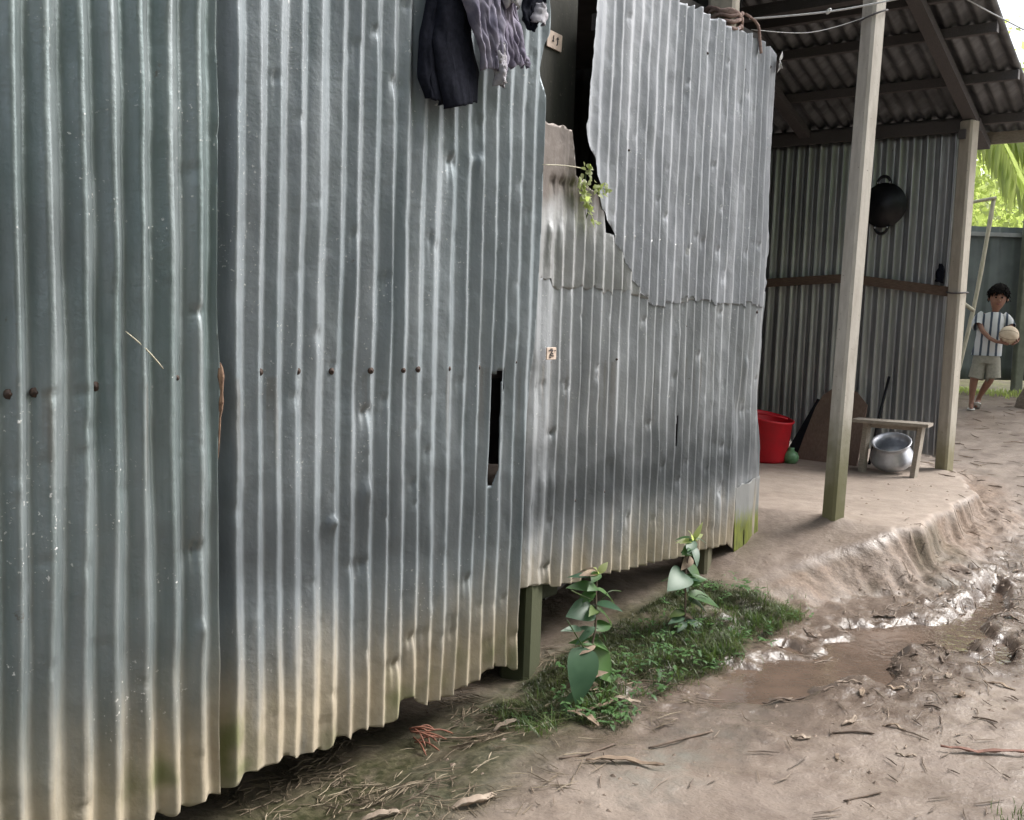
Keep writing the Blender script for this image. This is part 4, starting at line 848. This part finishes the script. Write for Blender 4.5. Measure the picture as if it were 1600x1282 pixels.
def fingers(w_i, dirs):
    for (d0, L) in dirs:
        p = Vector(bv[w_i][:3]); q = p + Vector(d0).normalized() * L * .55; i = len(bv)
        q = BALL + (q - BALL).normalized() * .099
        r_ = q + Vector(d0).normalized() * L * .5; r_ = BALL + (r_ - BALL).normalized() * .098
        bv.append((*q, .0075)); bv.append((*r_, .006)); be.append((w_i, i)); be.append((i, i + 1))
fingers(14, [((.8, .1, -.5), .07), ((.9, .0, -.2), .075), ((.9, -.05, .1), .075), ((.8, -.1, .35), .065), ((.2, -.2, .9), .05)])
fingers(20, [((-.5, -.3, -.8), .07), ((-.3, -.7, -.5), .075), ((-.1, -.9, -.2), .075), ((0, -.9, .3), .065), ((0, -.3, .9), .05)])
body = skin_obj('body', bv, be, M_SKIN, person, 0, 2)
# face: nose, eyes, mouth, ears
def psub(name, vf, mat, smooth=True): 
    o = obj(name, *vf, mat, None, smooth); o.parent = person; return o
psub('nose', lathe_vf([(.011, 0), (.009, .008), (.004, .014), (.0005, .016)], (.122, -.112, 1.088), 10, (.1, -1, -.25)), M_SKIN)
for s in (-1, 1):
    psub('eye', lathe_vf([(.009, 0), (.007, .003), (.0005, .005)], (.116 + s * .027, -.108, 1.116), 10, (.1 + s * .25, -1, 0)), M_HAIR)
    psub('ear', lathe_vf([(.018, -.006), (.020, .002), (.012, .008), (.0005, .009)], (.110 + s * .086, -.02, 1.10), 12, (s, -.2, 0)), M_SKIN)
psub('mouth', tube_vf([(.098, -.099, 1.052), (.118, -.104, 1.05), (.138, -.099, 1.053)], .005, 6), mat_simple('lip', (.20, .07, .06), (.17, .06, .05), 30, .5))
# hair cap: uneven shell
hv = []; hf = []; nu, nv = 30, 12
for j in range(nv + 1):
    ph = j / nv * 2.0
    for i in range(nu):
        th = 2 * math.pi * i / nu
        front = max(0, -math.sin(th))
        pmax = 2.05 - .58 * front ** .8
        pp = ph / 2.0 * pmax
        rr = .093 + .005 * math.sin(5 * th + 3 * pp) + .004 * math.sin(11 * th + 7 * pp) + .002 * math.sin(23 * th)
        hv.append((.112 + rr * .98 * math.sin(pp) * math.cos(th), -.022 + rr * 1.08 * math.sin(pp) * math.sin(th), 1.145 + rr * 1.12 * math.cos(pp) + (.014 * math.sin(9 * th) + .008 * math.sin(17 * th) if j == nv else 0)))
for j in range(nv):
    for i in range(nu): hf.append((j * nu + i, j * nu + (i + 1) % nu, (j + 1) * nu + (i + 1) % nu, (j + 1) * nu + i))
hr = random.Random(9); strands = []
for k in range(420):
    th = hr.uniform(0, 6.28); pp = hr.uniform(.1, 1.5 if math.sin(th) < -.3 else 1.95)
    n_ = Vector((math.sin(pp) * math.cos(th), math.sin(pp) * math.sin(th), math.cos(pp)))
    p_ = Vector((.112, -.022, 1.145)) + Vector((n_.x * .092, n_.y * .100, n_.z * .104))
    dn_ = (Vector((n_.x * .5, n_.y * .5 - .15, -.9 + .8 * n_.z * hr.uniform(0, 1))) + Vector((hr.uniform(-.5, .5), hr.uniform(-.5, .5), 0)))
    strands.append(leaf_vf(p_, dn_, n_, hr.uniform(.025, .05), .009, .1, 3))
hv, hf = merge((hv, hf), *strands)
o = psub('hair', (hv, hf), M_HAIR); md = o.modifiers.new('t', 'SOLIDIFY'); md.thickness = .004; md.offset = -1
# shirt, lofted torso with sleeves
def loft(rings, n=28):
    V = []; F = []
    for (cx, cy, cz2, rx, ry) in rings:
        for i in range(n):
            a = 2 * math.pi * i / n; wr = 1 + .03 * math.sin(3 * a + cz2 * 20)
            V.append((cx + rx * wr * math.cos(a), cy + ry * wr * math.sin(a), cz2))
    for j in range(len(rings) - 1):
        for i in range(n): F.append((j * n + i, j * n + (i + 1) % n, (j + 1) * n + (i + 1) % n, (j + 1) * n + i))
    return V, F
b = NB('striped_shirt'); x_, y_, z_ = b.xyz()
sx = b.math('ADD', b.math('ADD', x_, b.math('MULTIPLY', z_, -.02)), b.math('MULTIPLY', b.noise(9, 2), .012))
pat = b.math('FRACT', b.math('MULTIPLY', sx, 14.5)); stripe = b.math('MULTIPLY', b.ramp(pat, .56, .62), b.ramp(pat, .92, .86))
c_ = b.mix(stripe, b.mix(b.ramp(z_, .62, .5), (.55, .565, .56), (.45, .53, .58)), (.055, .075, .105))
M_SHIRT = b.set(c_, .9, 0, b.bump(b.noise(24, 3), .4, .006))
sh = psub('shirt', loft([(.045, .0, .545, .135, .09), (.045, .0, .55, .138, .093), (.05, 0, .64, .128, .088), (.055, 0, .74, .12, .083), (.062, 0, .84, .122, .082), (.07, 0, .90, .124, .078), (.078, 0, .945, .105, .062), (.086, -.006, .968, .06, .048), (.09, -.01, .975, .042, .038), (.09, -.01, .968, .040, .036)]), M_SHIRT)
for pts, rr in (([(-.01, 0, .945), (-.05, -.02, .905), (-.063, -.05, .845), (-.06, -.058, .835)], [.046, .052, .054, .053]), ([(.16, .01, .945), (.205, .01, .905), (.235, -.004, .85), (.24, -.01, .838)], [.044, .05, .052, .050])):
    sl = obj('sleeve', *tube_vf(spline(pts, 8), [rr[0] + (rr[-1] - rr[0]) * i / 8 for i in range(9)], 16, False), M_SHIRT, None, True); sl.parent = sh
# shorts
so = psub('shorts', loft([(.05, 0, .60, .10, .075), (.05, 0, .54, .118, .085), (.048, 0, .50, .126, .088), (.046, 0, .47, .128, .088)]), M_SHORT)
for pts in ([(.0, 0, .52), (-.02, -.006, .42), (-.035, -.01, .325), (-.036, -.01, .318)], [(.105, 0, .52), (.112, -.01, .42), (.118, -.012, .335), (.118, -.012, .328)]):
    lg = obj('trouser_leg', *tube_vf(spline(pts, 8), [.066, .068, .069, .069, .070, .071, .072, .073, .072], 18, False), M_SHORT, None, True); lg.parent = so
for (c0, ang, tilt) in (((-.058, -.035, .008), 0, 0), ((-.012, .075, .03), .1, -.5)):
    V_, F_ = box_vf((0, 0, 0), (.07, .18, .018), bev=.028); mt3 = Matrix.Rotation(ang, 3, 'Z') @ Matrix.Rotation(tilt, 3, 'X')
    psub('sandal', ([mt3 @ v + Vector(c0) for v in V_], F_), M_SOLE)
# ball
bw = person.rotation_euler.to_matrix() @ BALL + person.location
ball = empty('ball', bw - Vector((0, 0, .09)), 'worn tan ball held at the chest by the child', 'ball')
V_, F_ = lathe_vf([(.0905 * math.sin(a), -.0905 * math.cos(a)) for a in np.linspace(.02, math.pi - .02, 22)], bw, 32)
obj('ball_skin', V_, F_, M_BALL, ball, True)
for k in range(3):
    ax = Quaternion((1, .3, .2), k * 1.05).to_matrix()
    obj('seam', *tube_vf([bw + ax @ Vector((.0905 * math.cos(a), 0, .0905 * math.sin(a))) for a in np.linspace(0, 6.283, 40)], .0018, 4), M_TWIG, ball, True)

# ------------------------------------------------------------------ fence, poles, palms, trees behind
F0 = Vector((-6.2, 11.6)); FD = Vector((.62, .56)).normalized()
F0 = Vector((-3.33, 12.5)) - FD * 3.2
fence = empty('tin_fence', (F0.x, F0.y, .7), 'dark grey green sheet fence standing behind the child', 'fence')
FDN = Vector((FD.y, -FD.x))
for k in range(9):
    a = F0 + FD * (k * 1.05); bb = F0 + FD * (k * 1.05 + 1.07)
    a = a + FDN * (.012 * (k % 2)); bb = bb + FDN * (.012 * (k % 2))
    L = (bb - a).length; us = np.arange(0, L + .01, .02); vv = np.linspace(.80, 2.55, 12); U, V = np.meshgrid(us, vv, indexing='ij')
    off = .010 * np.clip(np.sin(2 * math.pi * U / .27) * 3, -1, 1) + .01 * vnoise(U * 2, V * 2, 950 + k)
    P = np.stack([a.x + FD.x * U + FDN.x * off, a.y + FD.y * U + FDN.y * off, V + .02 * math.sin(k * 2.1)], -1)
    gridmesh('panel', P, None, M_FENCE, fence, solid=.002)
aa = F0 - FDN * -.05; be2 = F0 + FD * 9.4 + FDN * .05
obj('rail', *beam_vf((aa.x, aa.y, 2.46), (be2.x, be2.y, 2.46), .04, .045), mat_simple('fence_rail', (.26, .28, .26), (.2, .21, .2), 8, .6), fence)
M_FP = mat_simple('fence_post', (.17, .18, .13), (.11, .12, .085), 8, .9)
for s in (.6, 2.2, 3.82, 5.5, 7.2, 9.0):
    p = F0 + FD * s + FDN * .12; obj('post', *box_vf((p.x, p.y, 1.55), (.10, .10, 2.2), math.atan2(FD.y, FD.x), .01), M_FP, fence)
tag(obj('bamboo_pole', *tube_vf(spline([(-3.15, 11.55, .62), (-3.02, 11.7, 1.65), (-2.93, 11.8, 2.78)], 14), [.022 + (.003 if i % 3 == 0 else 0) for i in range(15)], 8), M_BAM, None, True), 'slim bamboo pole leaning upright beside the child', 'pole')
tag(obj('bamboo_pole', *tube_vf(spline([(-3.9, 11.6, 2.55), (-3.3, 11.7, 2.70), (-2.9, 11.78, 2.78)], 12), [.018] * 13, 8), M_BAM, None, True), 'slim bamboo pole tied level across the leaning one', 'pole')
tag(obj('bamboo_pole', *tube_vf(spline([(-3.5, 10.95, 2.02), (-3.2, 11.1, 1.80), (-3.05, 11.25, 1.68), (-2.93, 11.35, 1.58)], 10), [.02] * 11, 8), M_BAM, None, True), 'short bamboo strut slanting down behind the child', 'pole')

def palm(name, label, base, top, nf, fl, seed, group, dirs=None, mat=M_LEAF):
    r = random.Random(seed); t = empty(name, base, label, 'palm', group)
    B0 = Vector(base); T0 = Vector(top)
    pts = spline([B0 - Vector((0, 0, .1)), B0 * .66 + T0 * .34 + Vector((.03, 0, 0)), B0 * .33 + T0 * .67, T0], 26)
    obj('trunk', *tube_vf(pts, [.10 + .012 * (i % 2) - .001 * i + (.03 if i < 2 else 0) for i in range(27)], 12), M_TRUNK, t, True)
    for k in range(nf):
        az = dirs[k][0] if dirs and k < len(dirs) else r.uniform(0, 6.28); el = dirs[k][1] if dirs and k < len(dirs) else r.uniform(-.1, 1.1); L = fl * r.uniform(.8, 1.15)
        d = Vector((math.cos(az), math.sin(az), 0))
        rach = [T0 + d * (L * s * math.cos(el) * (1 - .15 * s)) + Vector((0, 0, L * (s * math.sin(el) - .75 * s * s))) for s in np.linspace(0, 1, 16)]
        vf = [tube_vf(rach, [.014 * (1 - .8 * i / 15) for i in range(16)], 5)]
        for i in range(3, 16):
            for q in (0, .33, .66):
                if i == 15 and q: continue
                p = rach[i].lerp(rach[min(i + 1, 15)], q); tg = (rach[min(i + 1, 15)] - rach[i - 1]).normalized()
                for s in (-1, 1):
                    sd_ = tg.cross(Vector((0, 0, 1))).normalized() * s
                    dv = (sd_ * .9 + tg * .75 + Vector((0, 0, -.45 + r.uniform(-.2, .2)))).normalized()
                    LL = fl * .34 * (1 - .55 * abs(i / 15 - .45)) * r.uniform(.85, 1.1)
                    vf.append(leaf_vf(p, dv, Vector((0, 0, 1)) + sd_ * .3, LL, .045 * fl / 1.6, .35, 4, False, .25))
        obj('frond', *merge(*vf), mat, t, True)
    return t
palm('areca_palm', 'slender palm behind the end wall with fronds drooping past the porch corner', (-3.75, 10.6, .6), (-3.55, 10.3, 3.75), 11, 1.7, 3, None, [(.1, .35), (-.35, .15), (.45, .2), (.0, -.1), (-.15, .75)], M_LEAFB)
palm('leaning_palm', 'palm with a thick rough trunk rising beside the child', (-2.36, 11.33, .6), (-.6, 11.6, 7.2), 12, 2.0, 4, None)

def tree(label, base, H, rad, seed, nl=9000, ls=.16, mat=M_LEAFT, name='broadleaf_tree', zlow=.3):
    r = np.random.default_rng(seed); t = empty(name, base, label, 'tree', None); B0 = Vector(base)
    pts = spline([B0 - Vector((0, 0, .2)), B0 + Vector((r.uniform(-.2, .2), r.uniform(-.2, .2), H * .3)), B0 + Vector((r.uniform(-.3, .3), r.uniform(-.3, .3), H * .6)), B0 + Vector((0, 0, H * .85))], 14)
    parts = [tube_vf(pts, [.16 * H / 6 * (1 - .85 * i / 14) for i in range(15)], 9)]
    cl = []
    for k in range(34):
        z = H * r.uniform(zlow, 1.0); a = r.uniform(0, 6.28); rr = rad * math.sqrt(r.uniform(.05, 1)) * (1 - .55 * max(0, z / H - .6) / .4)
        cl.append((B0.x + rr * math.cos(a), B0.y + rr * math.sin(a), B0.z + z))
        j = min(13, int(z / H * 12)); s = pts[max(2, j - 3)]
        if k % 2 == 0: parts.append(tube_vf(spline([s, (s + Vector(cl[-1])) / 2 + Vector((0, 0, .15)), cl[-1]], 6), [.05 * H / 6 * (1 - .8 * i / 6) for i in range(7)], 6))
    obj('trunk', *merge(*parts), M_TRUNK, t, True)
    cl = np.array(cl); ci = r.integers(0, len(cl), nl); p = cl[ci] + r.normal(0, 1, (nl, 3)) * np.array([rad * .24, rad * .24, rad * .17])
    d = r.normal(0, 1, (nl, 3)); d[:, 2] -= .5; d /= np.linalg.norm(d, axis=1, keepdims=True)
    e = np.cross(d, r.normal(0, 1, (nl, 3))); e /= np.linalg.norm(e, axis=1, keepdims=True)
    L = ls * r.uniform(.6, 1.3, (nl, 1))
    Q = np.stack([p, p + d * L * .5 + e * L * .24, p + d * L, p + d * L * .5 - e * L * .24], 1).reshape(-1, 3)
    me = bpy.data.meshes.new('crown'); me.vertices.add(len(Q)); me.vertices.foreach_set('co', Q.astype(np.float32).ravel())
    me.loops.add(nl * 4); me.loops.foreach_set('vertex_index', np.arange(nl * 4, dtype=np.int32)); me.polygons.add(nl); me.polygons.foreach_set('loop_start', np.arange(0, nl * 4, 4, dtype=np.int32))
    me.update(calc_edges=True); me.materials.append(mat); place(bpy.data.objects.new('crown', me), t)
    return t
tree('bright green bushy tree just behind the dark fence', (-5.2, 17.0, .7), 4.3, 2.3, 11, 12000, .15, M_LEAFB, zlow=.1)
tree('tall leafy tree beyond the fence, seen past the roof corner', (-.6, 15.6, .7), 7.5, 2.2, 12, 12000, .17, M_LEAFT, zlow=.4)
tree('pale green tree far behind the fence', (-8.2, 25, .8), 6.0, 3.2, 13, 14000, .24, M_LEAFB, zlow=.05)
tree('unseen leafy shading tree across the path from the tin wall', (4.6, 4.2, .1), 7.0, 2.3, 15, 15000, .2, M_LEAFT, zlow=.05)  # unseen trees opposite, placed to darken wall reflections and block sky light
tree('unseen dense shading tree across the path, nearer the house corner', (4.0, .6, .0), 7.5, 2.3, 16, 15000, .2, M_LEAFT, zlow=.05)  # unseen, placed to keep sun and sky off the near sheets
tree('unseen broad shading tree across the path, beyond the house corner', (3.8, -3.4, -.1), 7.5, 2.4, 17, 12000, .2, M_LEAFT, zlow=.05)  # unseen, continues the row that shades the near end of the wall
